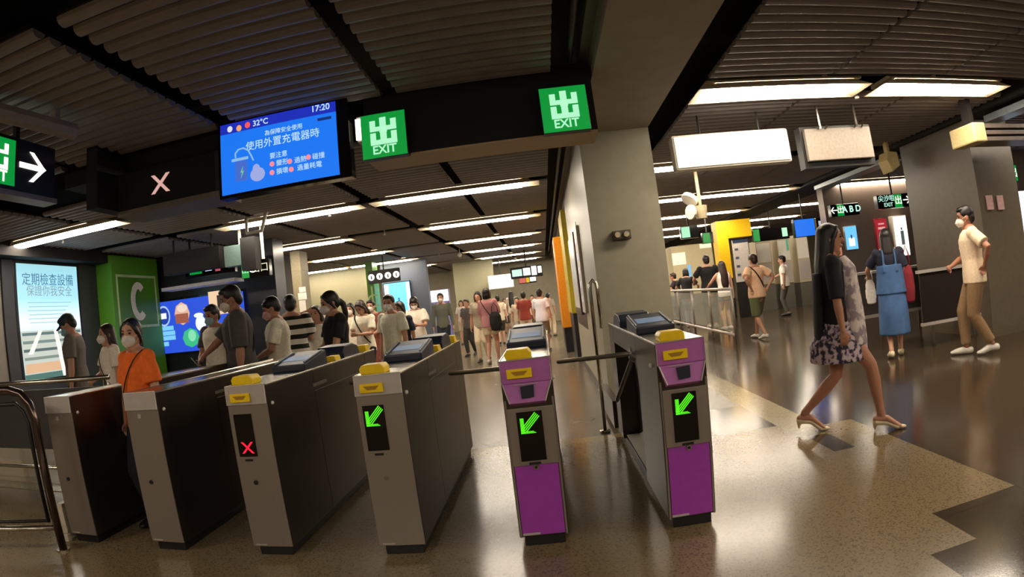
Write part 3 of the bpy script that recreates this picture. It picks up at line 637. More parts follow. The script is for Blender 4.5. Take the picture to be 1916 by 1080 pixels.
# big blue wall screen
y = 11.0
t, r = panel((300, 562), (462, 645), y, GLOSSB, 'wall_screen', 'large glowing blue wall screen with food pictures behind the queue', 'screen', .1)
r = (on_y(298, 566, y).x, on_y(310, 662, y).z, on_y(455, 550, y).x, on_y(300, 566, y).z)
face(t, r, y, em('wall_screen_blue', '#2450d8', .95), 'picture', 0, 0, 1, 1, .004)
def blob(px, py, rx, rz, m, nm, k=.01, sh='ball'):
    q = on_y(px, py, y)
    g = MB(); g.tube([(q.x, y-k, q.z), (q.x, y-k+.004, q.z)], [(rx, rz), (rx, rz)], 8 if sh == 'oct' else 20, flat=(0, 0, 1)) if sh != 'box' else g.box(q.x-rx, y-k, q.z-rz, q.x+rx, y-k+.004, q.z+rz)
    return g.build(nm, m, t)
blob(341, 587, .20, .24, em('ad_peach', '#e8b8a0', .9), 'cake_picture', sh='oct'); blob(341, 596, .17, .10, em('ad_brown', '#a8604c', .8), 'cake_filling', .014, 'box'); blob(341, 577, .13, .08, em('ad_cream', '#f4dcc8', .9), 'cake_icing', .014)
blob(411, 566, .26, .24, em('ad_peach2', '#f0cca4', .95), 'poster_picture', sh='box'); blob(411, 567, .05, .16, em('ad_dark', '#3c2a2a', .5), 'drawn_line', .014, 'box')
blob(376, 605, .13, .16, em('ad_white', '#eef4ff', 1.0), 'cup_picture'); blob(372, 590, .12, .05, em('ad_white', '#eef4ff', 1.0), 'cup_foam', .014)
blob(358, 632, .22, .2, em('ad_green', '#3ac48c', .85), 'green_picture', sh='oct'); blob(360, 628, .1, .12, em('ad_green2', '#8ff0c0', .8), 'leaf_picture', .014)
blob(307, 592, .17, .22, em('ad_ring', '#a8c8ff', .9), 'round_emblem'); blob(307, 592, .14, .18, em('ad_ring_in', '#1c40b0', .8), 'emblem_inside', .014); blob(306, 592, .09, .06, em('ad_white', '#eef4ff', 1.0), 'emblem_mark', .018, 'box')
for k, (px, py) in enumerate([(310, 615), (313, 624), (314, 633), (311, 644)]): blob(px, py, .22 if k < 3 else .08, .045, em('ad_cyan', '#7cd0ff', .9), 'text_bar', sh='box')
# hanging boards over the queue
t, r = panel((304, 477), (412, 500), 9.4, VOID, 'hanging_board', 'black hanging board above the blue wall screen with a steel shelf below', 'sign board', .2)
MB().box(r[0]-.05, 9.35, r[1]-.28, r[2]+.3, 9.7, r[1]-.22).build('shelf', mat('shelf_grey', '#8a8890', 0.4, 0.2), t)
for xx in (r[0]+.2, r[2]-.2): MB().tube([(xx, 9.5, r[3]), (xx, 9.5, 3.1)], .02, 6).build('hanger', BLACK, t)
t, r = panel((345, 495), (440, 508), 9.75, GLOSSB, 'display_strip', 'narrow black strip with green, red and white lit marks below the hanging board', 'sign', .1)
MB().tube([(r[0]+.1, 9.82, r[3]), (r[0]+.1, 9.82, 3.1)], .02, 6).build('hanger', BLACK, t)
face(t, r, 9.75, E_SIGNG, 'green_mark', .1, .2, .35, .8); face(t, r, 9.75, em('mark_red', '#c05060', .8), 'red_mark', .62, .2, .72, .9); face(t, r, 9.75, E_WHITE, 'white_mark', .76, .4, .97, .75); face(t, r, 9.75, E_PALE, 'pale_mark', .42, .3, .55, .75)
t, r = panel((418, 462), (452, 496), 9.2, mat('teal_board', '#6b8784', 0.5), 'hanging_board', 'pale teal blank board hanging right of the black one', 'sign board', .15)
MB().box(r[2], 9.2, r[1]-.1, r[2]+.28, 9.4, r[3]+.1).build('dark_end', VOID, t)
t, r = panel((450, 491), (505, 515), 9.5, GLOSSB, 'exit_direction_sign', 'small black hanging sign with green exit square and white C', 'sign', .12)
face(t, r, 9.5, E_SIGNG, 'green_face', .02, .02, .28, .98); x0, z0_, x1, z1_ = r
lettering('出', .16, E_SIGNL, (x0+(x1-x0)*.15, 9.49, (z0_+z1_)/2), t); lettering('C', .2, E_WHITE, (x0+(x1-x0)*.4, 9.49, (z0_+z1_)/2), t); lettering('出口', .17, em('sign_cream', '#f0f0c8', .9), (x0+(x1-x0)*.68, 9.49, (z0_+z1_)/2), t)
for xx in (r[0]+.02, r[2]-.1): MB().tube([(xx, 9.5, r[3]), (xx, 9.5, 3.1)], .03, 8).build('hanger', WHITE, t)
# beige notice column, walls behind the crowd
t, r = panel((545, 508), (577, 640), 13.6, mat('beige_column', '#8f8468', 0.5), 'notice_column', 'slim beige column with white notices behind the striped shirt', 'column', .5)
o = MB().box(r[0], 13.61, 0, r[2], 14.1, r[1]-.002).box(r[0], 13.61, r[3]+.002, r[2], 14.1, ZC).build('shaft', MATS['beige_column'], t)
for k, (a, b_) in enumerate([((559, 538), (572, 546)), ((557, 549), (574, 560)), ((559, 563), (574, 590))]):
    q0, q1 = on_y(a[0], a[1], 13.58), on_y(b_[0], b_[1], 13.58); MB().box(q0.x, 13.585, q1.z, q1.x, 13.597, q0.z).build('notice', WHITE, t)
A = on_y(578, 510, 20.5); B = on_y(684, 500, 20.5); struct(MB().box(A.x-3, 20.5, 0, B.x, 20.8, 3.4).build('wall_beige_far', mat('olive_beige_wall', '#8a8468', 0.5)))
struct(MB().box(A.x-8, 14.2, 0, on_y(545, 500, 14.2).x, 14.4, 3.4).build('wall_grey_mid', WG))
A = on_y(712, 510, 20.4); B = on_y(798, 510, 20.4); struct(MB().box(A.x, 20.4, 0, B.x, 20.7, 3.4).build('wall_blue_grey', mat('blue_grey_wall', '#5b6270', 0.4)))
t, r = panel((717, 530), (778, 625), 20.3, GLOSSB, 'advertising_board', 'glowing pale blue advertising panel behind the crowd', 'advertisement', .08)
face(t, r, 20.3, em('glow_blue', '#6cc8ff', 1.5), 'picture', .02, .02, .98, .98); face(t, r, 20.3, em('glow_white', '#f4fbff', 1.6), 'white_band', .02, .45, .18, .96, .01, .004); face(t, r, 20.3, em('glow_white', '#f4fbff', 1.6), 'white_band', .84, .4, .97, .96, .01, .004); face(t, r, 20.3, em('glow_dark', '#2a80c8', .9), 'dark_streak', .5, .1, .56, .7, .01, .004)
t, r = panel((688, 508), (748, 525), 17.5, VOID, 'pictogram_sign', 'black hanging sign with four round white pictograms', 'sign', .15)
for k in range(4):
    xx = r[0]+(r[2]-r[0])*(.1+.27*k); zz = (r[1]+r[3])/2; MB().tube([(xx, 17.49, zz), (xx, 17.495, zz)], [.1, .1], 14).build('pictogram', E_WHITE, t); MB().box(xx-.015, 17.48, zz-.06, xx+.02, 17.489, zz+.04).build('pictogram_figure', BLACK, t)
h = MB(); h.tube([((r[0]+r[2])/2, 17.57, r[3]), ((r[0]+r[2])/2, 17.57, 3.1)], .02, 6); h.build('hanger', BLACK, t)
t, r = panel((798, 545), (850, 640), 22.5, mat('violet_lit_doorway', '#8c80b0', 0.4), 'lit_kiosk', 'shop kiosk in pale violet light with a blank glowing white fascia', 'kiosk', .3)  # purple light in the doorway is put into the panel colour
face(t, r, 22.5, em('fascia_white', '#ffffff', 1.6), 'fascia', .1, .78, .98, .99, .06, .0); face(t, r, 22.5, em('shop_glass', '#9c96c4', .55), 'lit_glass', .3, .02, .95, .74); face(t, r, 22.5, WHITE, 'door_frame', .26, 0, .3, .76, .02)
A = on_y(850, 530, 24.5); struct(MB().box(A.x, 24.5, 0, on_y(925, 530, 24.5).x, 24.8, 3.4).build('wall_cream_far', mat('cream_far_wall', '#b0ac8c', 0.45)))
t, r = panel((912, 517), (962, 537), 24.0, WHITE, 'glowing_sign', 'overexposed white glowing sign at the far end of the concourse', 'sign', .1)
face(t, r, 24, em('glow_violet_white', '#f2ecff', 1.8), 'lit_face', .03, .05, .97, .95)
MB().tube([((r[0]+r[2])/2, 24.05, r[3]), ((r[0]+r[2])/2, 24.05, 3.1)], .03, 6).build('hanger', BLACK, t)
t, r = panel((954, 502), (1016, 516), 22.0, VOID, 'direction_sign', 'far black direction sign with white lettering left of the orange panel', 'sign', .12)
face(t, r, 22, em('sg1', '#c8f0e0', 1.0), 'lettering_patch', .05, .2, .36, .8); face(t, r, 22, E_WHITE, 'lettering_patch', .4, .2, .62, .85); face(t, r, 22, E_WHITE, 'pictogram', .66, .15, .82, .95); face(t, r, 22, E_WHITE, 'pictogram', .86, .3, .98, .9)
MB().tube([((r[0]+r[2])/2, 22.06, r[3]), ((r[0]+r[2])/2, 22.06, 3.1)], .03, 6).build('hanger', BLACK, t)
t, r = panel((970, 519), (1004, 528), 22.6, VOID, 'shop_sign', 'small far sign with red, yellow and white patches', 'sign', .12)
face(t, r, 22.6, em('sg2', '#d87060', .9), 'red_patch', .02, .1, .4, .9); face(t, r, 22.6, em('sg3', '#e8c020', .9), 'yellow_patch', .42, .1, .6, .9); face(t, r, 22.6, E_WHITE, 'white_patch', .64, .2, .98, .8)
MB().tube([((r[0]+r[2])/2, 22.66, r[3]), ((r[0]+r[2])/2, 22.66, 3.1)], .02, 6).build('hanger', BLACK, t)
# things along the wall behind the centre pillar
def xpanel(pa, pb, X, z0, z1, m, name, label, cat, th=.05):
    ya_, yb_ = on_x(pa[0], pa[1], X).y, on_x(pb[0], pb[1], X).y
    o = rbox(X, min(ya_, yb_), z0, X+th, max(ya_, yb_), z1, m, name, None, .003); tag(o, label, cat); return o
t = rbox(.35, 13.2, .55, .56, 14.4, 2.55, mat('orange_panel', '#e08a10', 0.45), 'orange_panel', None, .01); tag(t, 'tall narrow orange panel standing past the concrete pillar', 'panel')
MB().box(.37, 13.22, .0, .54, 14.38, .55).build('dark_base', BLACK, t)
t = rbox(.50, 11.5, .9, .62, 13.0, 2.9, mat('yellow_wall_panel', '#b8a012', 0.5), 'yellow_panel', None, .01); tag(t, 'yellow wall panel between the orange panel and the framed posters', 'panel')
MB().box(.52, 11.5, 0, .62, 13.0, .9).build('dark_base', BLACK, t)
t = rbox(.535, 9.0, .95, .575, 10.6, 2.2, STEELD, 'poster_case', None, .004); tag(t, 'steel framed glazed poster case on the side of the concrete pillar', 'poster case')
MB().box(.53, 9.12, 1.05, .534, 10.48, 2.1).build('poster_print', mat('poster_paper', '#b9bcb8', 0.3, 0, .25, 6), t)
t = rbox(.54, 8.15, 1.0, .578, 8.75, 2.2, PLATE, 'notice_board', None, .003); tag(t, 'narrow notice strip on the side of the concrete pillar nearest the gates', 'notice')
for k in range(5): MB().box(.537, 8.25, 1.15+.2*k, .5395, 8.65, 1.24+.2*k).build('notice_text', mat('notice_white', '#d8d4e0', .5), t)
# yellow F shaped pillar and machines at the right
y = 17.0
t, r = panel((1338, 415), (1372, 520), y, mat('yellow_pillar', '#e0b406', 0.45), 'yellow_pillar', 'yellow pillar with a yellow lintel in the right hand hall', 'pillar', .5)
q0, q1 = on_y(1366, 412, y), on_y(1407, 441, y)
MB().box(r[0]+.02, y+.07, 0.0, r[2]-.02, y+.5, q0.z).box(r[0], y, r[3]-.001, r[2], y+.5, q0.z).box(r[2]+.001, y, q1.z, q1.x, y+.5, q0.z).build('lintel', MATS['yellow_pillar'], t); MB().box(r[0], y+.01, 0, r[2], y+.06, r[1]-.002).build('dark_base', BLACK, t)
t, r = panel((1370, 450), (1408, 525), 16.8, mat('poster_grey', '#bdb6b0', .5), 'poster_board', 'white poster board with small notices under the yellow lintel', 'poster board', .1)
MB().box(r[0], 16.82, 0, r[2], 16.9, r[1]).build('dark_base', BLACK, t); face(t, r, 16.8, mat('poster_navy', '#20304c', .5), 'header', 0, .93, 1, 1, .006)
for k in range(4): face(t, r, 16.8, mat('poster_text', '#4a4a5c', .6), 'text_block', .08, .15+.2*k, .3, .2+.2*k, .006)
LOCK = mat('cream_cabinet', '#b8ac90', 0.5)
for k, (a, b_, lb) in enumerate([((1412, 452), (1450, 530), 'cream cabinet right of the white poster board'), ((1452, 446), (1486, 528), 'cream cabinet with a green stripe in the middle of the row'), ((1487, 440), (1520, 526), 'cream cabinet behind the striding woman')]):
    t, r = panel(a, b_, 18.4, LOCK, 'ticket_machine', lb, 'ticket machine', .6)
    MB().box(r[0], 18.42, 0, r[2], 19.0, r[1]).build('machine_base', mat('machine_base', '#5e5a50', .5), t); face(t, r, 18.4, WHITE, 'door', .06, .5, .94, .94, .01); face(t, r, 18.4, PLATE, 'lower_door', .06, .06, .94, .46, .01)
    if k == 1: face(t, r, 18.4, mat('stripe_green', '#6fc4a0', .5), 'green_stripe', .7, .7, .9, .95, .014)
t, r = panel((1255, 462), (1342, 545), 21.5, mat('cream_booth', '#b3a684', 0.5), 'service_booth', 'cream service booth behind the people at the glass barrier', 'booth', 1.0)
MB().box(r[0], 21.52, 0, r[2], 22.5, r[1]).build('booth_base', DWALL, t); face(t, r, 21.5, em('booth_light', '#ffe8b8', 1.3), 'lit_window', .0, .62, .32, .86, .02); face(t, r, 21.5, em('booth_blue', '#8cc8f0', .8), 'small_screen', .34, .3, .42, .6, .02); face(t, r, 21.5, em('booth_top', '#ffe8b8', 1.2), 'top_light', .7, .9, .98, .99, .02)
t, r = panel((1240, 488), (1256, 600), 20.5, mat('yellow_poster', '#d0a818', .5), 'yellow_panel', 'small yellow panel close to the right edge of the concrete pillar', 'panel', .1)
# hanging green signs
def hang(a, b_, y, lb, parts, cat='sign', body=GLOSSB, name='hanging_sign'):
    t, r = panel(a, b_, y, body, name, lb, cat, .14)
    for (m, nm, *uv) in parts: face(t, r, y, m, nm, *uv)
    MB().tube([((r[0]+r[2])/2, y+.07, r[3]), ((r[0]+r[2])/2, y+.07, 3.1)], .02, 6).build('hanger', BLACK, t); return t, r
t, r = hang((1553, 384), (1609, 401), 12.0, 'green exit sign with left arrow, left one above the striding woman', [(E_SIGNG, 'green_face', .22, .02, .45, .98)])
cx_ = lambda u: r[0]+(r[2]-r[0])*u; zc_ = (r[1]+r[3])/2; hh = r[3]-r[1]
lettering('←', hh*.9, E_WHITE, (cx_(.11), 11.985, zc_), t, name='arrow_mark'); lettering('出', hh*.7, E_WHITE, (cx_(.33), 11.985, zc_), t); lettering('A B D', hh*.75, em('sign_mint', '#c8ffe8', 1.0), (cx_(.72), 11.985, zc_), t, bold=.004)
t, r = hang((1640, 366), (1706, 386), 10.5, 'green exit sign with right arrow, beside the brown pillar', [(E_SIGNG, 'green_face', .5, .02, .72, .98)])
hh = r[3]-r[1]; zc_ = (r[1]+r[3])/2; lettering('尖沙咀', hh*.5, em('sign_mint', '#c8ffe8', 1.0), (cx_(.26), 10.485, zc_+hh*.2), t); lettering('EXIT', hh*.4, em('sign_mint', '#c8ffe8', 1.0), (cx_(.3), 10.485, zc_-hh*.25), t); lettering('出', hh*.7, E_WHITE, (cx_(.61), 10.485, zc_), t); lettering('→', hh*.9, E_WHITE, (cx_(.86), 10.485, zc_), t, name='arrow_mark')
hang((1573, 403), (1622, 419), 14.0, 'cream lettered sign with a green end, lower of the signs by the red poster', [(em('sign_peach', '#f0d0a0', .9), 'lettering_patch', .05, .3, .6, .7), (E_SIGNG, 'green_face', .64, .05, .86, .95)])
hang((1526, 408), (1568, 424), 14.2, 'dark sign with blurred white lettering right of the small blue screen', [(em('sign_greywhite', '#cfc8cc', .8), 'lettering_patch', .1, .3, .95, .7)])
hang((1272, 424), (1308, 444), 15.5, 'black hanging sign with one pale green round mark near the pillar', [(E_SIGNL, 'round_mark', .05, .08, .52, .92)])
hang((1313, 436), (1336, 454), 16.5, 'black hanging sign with a small green mark beside the yellow pillar', [(E_SIGNG, 'green_face', .05, .05, .7, .95)])
hang((1408, 430), (1478, 446), 17.2, 'long dark sign with green marks right of the yellow lintel', [(E_SIGNG, 'green_face', .0, .05, .17, .98), (E_SIGNL, 'pale_mark', .8, .2, .95, .9)])
t, r = hang((1484, 411), (1528, 441), 13.5, 'small hanging blue information screen in the right hand hall', [(E_BLUE, 'picture', .03, .04, .97, .96)], 'screen', name='hanging_screen')
t, r = hang((1886, 308), (1906, 340), 9.4, 'green exit sign at the right edge past the brown pillar', [(E_SIGNG, 'green_face', .05, .05, .95, .95)])
hh = r[3]-r[1]; lettering('出', hh*.6, E_WHITE, ((r[0]+r[2])/2, 9.385, (r[1]+r[3])/2), t)
# round cream speaker cluster
q = on_y(1300, 392, 9.6)
t = MB().tube([(q.x+.1, 9.6, q.z-.16), (q.x+.1, 9.6, q.z+.05)], [.09, .11], 16).build('ceiling_fixture', mat('fixture_cream', '#a89a7c', .5), smooth=False); tag(t, 'cream cylinder fixture with tilted pale discs hanging by the concrete pillar', 'fixture')
MB().tube([(q.x+.1, 9.6, q.z+.05), (q.x+.1, 9.6, 3.1)], .03, 8).build('hanger', MATS['fixture_cream'], t)
MB().tube([(q.x-.06, 9.58, q.z-.04), (q.x-.1, 9.56, q.z-.04)], .12, 14).build('disc', WHITE, t); MB().tube([(q.x-.08, 9.6, q.z+.15), (q.x-.04, 9.62, q.z+.2)], .14, 14).build('disc', WHITE, t)
# bright advertisements at the right
t, r = panel((1669, 404), (1704, 478), 12.5, WHITE, 'poster', 'bright white lit poster with a small dark figure left of the brown pillar', 'poster', .19)
face(t, r, 12.5, em('ad_warmwhite', '#fbfbe8', 1.25), 'lit_face', .02, .02, .98, .98); face(t, r, 12.5, em('ad_figure', '#6c7478', .5), 'printed_figure', .45, .28, .68, .62, .008, .002); face(t, r, 12.5, em('ad_figure', '#6c7478', .5), 'printed_head', .5, .64, .6, .7, .008, .002)
t, r = panel((1636, 410), (1667, 480), 12.6, mat('red_poster', '#a03038', .5), 'poster', 'red poster with pale script beside the bright white one', 'poster', .08)
face(t, r, 12.6, em('red_lit', '#b02834', .8), 'lit_face', .02, .02, .98, .98); face(t, r, 12.6, em('red_script', '#f0a8a8', .8), 'script', .2, .72, .8, .78, .008, .002); face(t, r, 12.6, em('red_script', '#f0a8a8', .8), 'script', .25, .84, .75, .88, .008, .002)
t, r = panel((1579, 424), (1607, 466), 12.6, WHITE, 'poster', 'light blue lit poster between the striding woman and the red poster', 'poster', .08)
face(t, r, 12.6, em('ad_lightblue', '#6cc0f4', 1.1), 'lit_face', .02, .02, .98, .98); face(t, r, 12.6, em('ad_white2', '#e8f6ff', 1.1), 'white_shape', .25, .15, .75, .5, .008, .002); face(t, r, 12.6, em('ad_figure2', '#345068', .6), 'printed_figure', .44, .45, .56, .62, .008, .002)
t, r = panel((1556, 432), (1577, 480), 12.6, mat('peach_poster', '#b88860', .5), 'poster', 'peach and tan poster just right of the striding woman\'s head', 'poster', .08)
face(t, r, 12.6, em('peach_lit', '#e09070', .7), 'lit_face', .05, .05, .95, .6); face(t, r, 12.6, em('peach_top', '#dcb890', .7), 'upper_print', .05, .62, .95, .95)
struct(MB().box(on_y(1530, 450, 13.3).x, 12.7, 0, 13, 13.0, 3.3).build('wall_advert', mat('mauve_brown_wall', '#7c7068', .4)))
t, r = panel((1893, 358), (1960, 460), 9.6, WHITE, 'poster', 'bright white lit poster cut by the right edge', 'poster', .08)
face(t, r, 9.6, em('ad_coolwhite', '#e4eeff', 1.5), 'lit_face', .01, .1, .99, .99); face(t, r, 9.6, em('ad_blueedge', '#2c50b8', .8), 'blue_band', .01, .01, .99, .09)
struct(MB().box(on_y(1893, 400, 9.6).x-.3, 9.69, 0, 12, 9.9, 3.3).build('wall_right_advert', mat('mauve_brown_wall', '#7c7068', .4)))
# glass barrier for the queue at the right
t = empty('glass_barrier', (3.45, 10.8, 0)); tag(t, 'long glass queue barrier with steel rails running away at the right', 'barrier')
E_ = Vector((3.60, 17.6, 0))-Vector((3.45, 10.8, 0)); n_ = 4; rz = E_
GL = bpy.data.materials.new('barrier_glass'); GL.use_nodes = True; gb = GL.node_tree.nodes['Principled BSDF']; gb.inputs['Base Color'].default_value = (.6, .62, .55, 1); gb.inputs['Roughness'].default_value = .05; gb.inputs['Alpha'].default_value = .28
TOPZ = 1.02
MB().tube([(0, 0, TOPZ), tuple(E_+Vector((0, 0, TOPZ)))], .03, 10).build('top_rail', PLATE, t, smooth=True)
MB().tube([(0, 0, .16), tuple(E_+Vector((0, 0, .16)))], .028, 10).build('bottom_rail', PLATE, t, smooth=True)
for k in range(n_+1):
    p0 = E_*(k/n_); MB().tube([(p0.x, p0.y, 0), (p0.x, p0.y, TOPZ)], .024, 10).build('post', STEEL, t, smooth=True)
    if k < n_:
        a, b_ = E_*((k+.06)/n_), E_*((k+.94)/n_); nrm = Vector((E_.y, -E_.x, 0)).normalized()*.005
        MB().prism([(a.x+nrm.x, a.y+nrm.y), (b_.x+nrm.x, b_.y+nrm.y), (b_.x-nrm.x, b_.y-nrm.y), (a.x-nrm.x, a.y-nrm.y)], .22, TOPZ-.06, 'z').build('glass_panel', GL, t)
# dark barrier before the brown pillar and counters beyond
A = on_y(1716, 507, 7.0); B = on_y(1812, 500, 7.0)
t = empty('panel_barrier', (A.x, 7.0, 0)); tag(t, 'waist high dark panel barrier with pale rails in front of the brown pillar', 'barrier'); W_ = 6.05-A.x
MB().box(0, -.03, A.z-.04, W_, .05, A.z).build('top_rail', PLATE, t); MB().box(0, -.02, .30, W_, .03, .34).build('bottom_rail', PLATE, t); MB().box(.03, 0, .34, W_-.02, .015, A.z-.04).build('dark_panel', mat('dark_panel', '#2a2320', .25), t)
for x in (.22, W_-.1): MB().tube([(x, .05, 0), (x, .05, A.z-.04)], .03, 10).build('post', STEEL, t, smooth=True)
A = on_y(1570, 498, 9.0); B = on_y(1722, 486, 9.0)
t = MB().box(A.x, 9.0, 1.02, B.x+.3, 9.35, 1.06).build('counter', PLATE, bevel=.005); tag(t, 'long steel topped barrier counter behind the woman in denim', 'counter')
MB().box(A.x+.05, 9.05, .35, B.x+.25, 9.07, 1.02).build('counter_panel', mat('counter_panel', '#4a4440', .3), t); MB().box(A.x, 9.0, .30, B.x+.3, 9.1, .35).build('lower_rail', PLATE, t)
for x in (A.x+.2, (A.x+B.x)/2, B.x): MB().tube([(x, 9.2, 0), (x, 9.2, 1.02)], .03, 8).build('post', STEEL, t, smooth=True)
q = on_z(1452, 575, 0); t = MB().box(q.x-.25, q.y, 0, q.x+.35, q.y+.4, .9).build('ticket_gate', STEELD, bevel=.01); tag(t, 'distant ticket gate with a purple front in the right hand hall', 'ticket gate')
MB().box(q.x-.22, q.y-.01, .3, q.x+.32, q.y-.002, .75).build('front_panel', PURPLE, t)
q = on_z(1495, 568, 0)
t = MB().box(q.x-.3, q.y, 0, q.x+.4, q.y+.5, .95).build('ticket_gate', STEELD, bevel=.01); tag(t, 'distant grey ticket gate left of the striding woman', 'ticket gate'); MB().box(q.x-.25, q.y-.01, .8, q.x-.1, q.y-.002, .93).build('reader_cap', mat('lime_cap', '#b8b430', .5), t)
# ================================================================== people
SKIN = [mat('skin_light', '#c08e74', 0.55, 0, 0.04), mat('skin_mid', '#a8745a', 0.55, 0, 0.04), mat('skin_tan', '#8e5f47', 0.55, 0, 0.04)]
HAIRB = mat('black_hair', '#17100e', 0.45, 0, 0.15, 60); HAIRN = mat('dark_brown_hair', '#2c1a12', 0.45, 0, 0.15, 60); HAIRG = mat('grey_hair', '#5c5550', 0.6)
MASKW = mat('white_mask', '#e4d9cf', 0.7); MASKP = mat('pink_mask', '#e0aeb0', 0.7); MASKB = mat('blue_mask', '#8fb0ba', 0.7)
EYEM = mat('eye_dark', '#120c0a', 0.2)
SHOEW = mat('white_shoe', '#cfc8bd', 0.5); SHOEB = mat('black_shoe', '#191716', 0.4); SHOEI = mat('ivory_shoe', '#cfc09a', 0.35)
def cloth(h, name=None):
    v = [int(h[i:i+2], 16) for i in (1, 3, 5)]
    if not name: name = 'cloth_'+h.strip('#')
    if sum(v) > 480: h = '#%02x%02x%02x' % tuple(min(248, int(q*1.17)) for q in v)
    return mat(name or 'cloth_'+h.strip('#'), h, 0.85, 0, 0.1, 40, bump=0.15)
def striped(name, c1, c2, scale, axis='Z', soft=False):
    if name in MATS: return MATS[name]
    m = cloth(c1, name); nt = m.node_tree; b = nt.nodes['Principled BSDF']
    tc = nt.nodes.new('ShaderNodeTexCoord'); w = nt.nodes.new('ShaderNodeTexWave'); w.bands_direction = axis; w.inputs['Scale'].default_value = scale; w.inputs['Distortion'].default_value = 0.5
    r = nt.nodes.new('ShaderNodeValToRGB'); r.color_ramp.interpolation = 'CONSTANT'; r.color_ramp.elements[0].color = lin(c1); r.color_ramp.elements[1].color = lin(c2); r.color_ramp.elements[1].position = 0.55
    nt.links.new(tc.outputs['Object'], w.inputs['Vector']); nt.links.new(w.outputs[0], r.inputs[0]); nt.links.new(r.outputs[0], b.inputs['Base Color']); return m
def printed(name, c1, c2, scale, c3=None):
    if name in MATS: return MATS[name]
    m = cloth(c1, name); nt = m.node_tree; b = nt.nodes['Principled BSDF']
    tc = nt.nodes.new('ShaderNodeTexCoord'); w = nt.nodes.new('ShaderNodeTexNoise'); w.inputs['Scale'].default_value = scale; w.inputs['Detail'].default_value = 4
    r = nt.nodes.new('ShaderNodeValToRGB'); r.color_ramp.elements[0].color = lin(c1); r.color_ramp.elements[1].color = lin(c2); r.color_ramp.elements[0].position = 0.45; r.color_ramp.elements[1].position = 0.55
    if c3: k = r.color_ramp.elements.new(0.5); k.color = lin(c3)
    nt.links.new(tc.outputs['Object'], w.inputs['Vector']); nt.links.new(w.outputs[0], r.inputs[0]); nt.links.new(r.outputs[0], b.inputs['Base Color']); return m
def remeshed(mb, name, m, parent, voxel=0.01, smooth=3):
    me = mb.mesh(); o = link('tmp', me)
    r = o.modifiers.new('r', 'REMESH'); r.mode = 'VOXEL'; r.voxel_size = voxel; r.use_smooth_shade = True
    if smooth: s = o.modifiers.new('s', 'SMOOTH'); s.iterations = smooth; s.factor = 0.5
    dg = bpy.context.evaluated_depsgraph_get(); n = bpy.data.meshes.new_from_object(o.evaluated_get(dg)); bpy.data.objects.remove(o); bpy.data.meshes.remove(me)
    n.materials.clear()
    n.polygons.foreach_set('use_smooth', [True]*len(n.polygons))
    return link(name, n, m, parent)
def ik(a, b, l1, l2, hint):
    a, b = Vector(a), Vector(b); d = b-a; L = d.length
    if L > (l1+l2)*0.999: b = a+d.normalized()*(l1+l2)*0.999; d = b-a; L = d.length
    x = (l1*l1-l2*l2+L*L)/(2*L); h = math.sqrt(max(0, l1*l1-x*x)); u = d.normalized(); hv = Vector(hint); hv = (hv-u*hv.dot(u)); hv = hv.normalized() if hv.length > 1e-6 else u.orthogonal().normalized()
    return a+u*x+hv*h, b
def hand(mb, W, d, up, side, k, curl=0.35, n=6):
    """palm, four bent fingers and a thumb; d forearm direction, up the back of the hand, side +1 or -1 for the thumb side"""
    d = Vector(d).normalized(); up = Vector(up); up = (up-d*up.dot(d)).normalized(); s = d.cross(up)*side
    W = Vector(W); pe = W+d*0.052*k
    mb.tube([W-d*.01*k, W+d*.02*k, pe], [(.022*k, .017*k), (.034*k, .014*k), (.036*k, .012*k)], 8, flat=up)
    for i, (o, l) in enumerate(((-.027, .052), (-.009, .062), (.009, .066), (.027, .058))):
        p = pe+s*o*k-d*.008*k; a = d; c = curl+0.05*i; pts = [p]
        for j in range(3):
            ang = c*(j+0.6); v = (d*math.cos(ang)-up*math.sin(ang)+s*o*1.5*(1-curl)).normalized(); pts.append(pts[-1]+v*l*k*(.42, .33, .25)[j]*1.15)
        mb.tube(pts, [.0092*k, .009*k, .0085*k, .0075*k], n, round_ends=True)
    t0 = W+d*.018*k+s*.024*k; t1 = t0+(d*.6+s*.75-up*.3).normalized()*.03*k; t2 = t1+(d*.85+s*.2-up*.4).normalized()*.028*k
    mb.tube([t0, t1, t2], [.012*k, .0105*k, .008*k], n, round_ends=True)
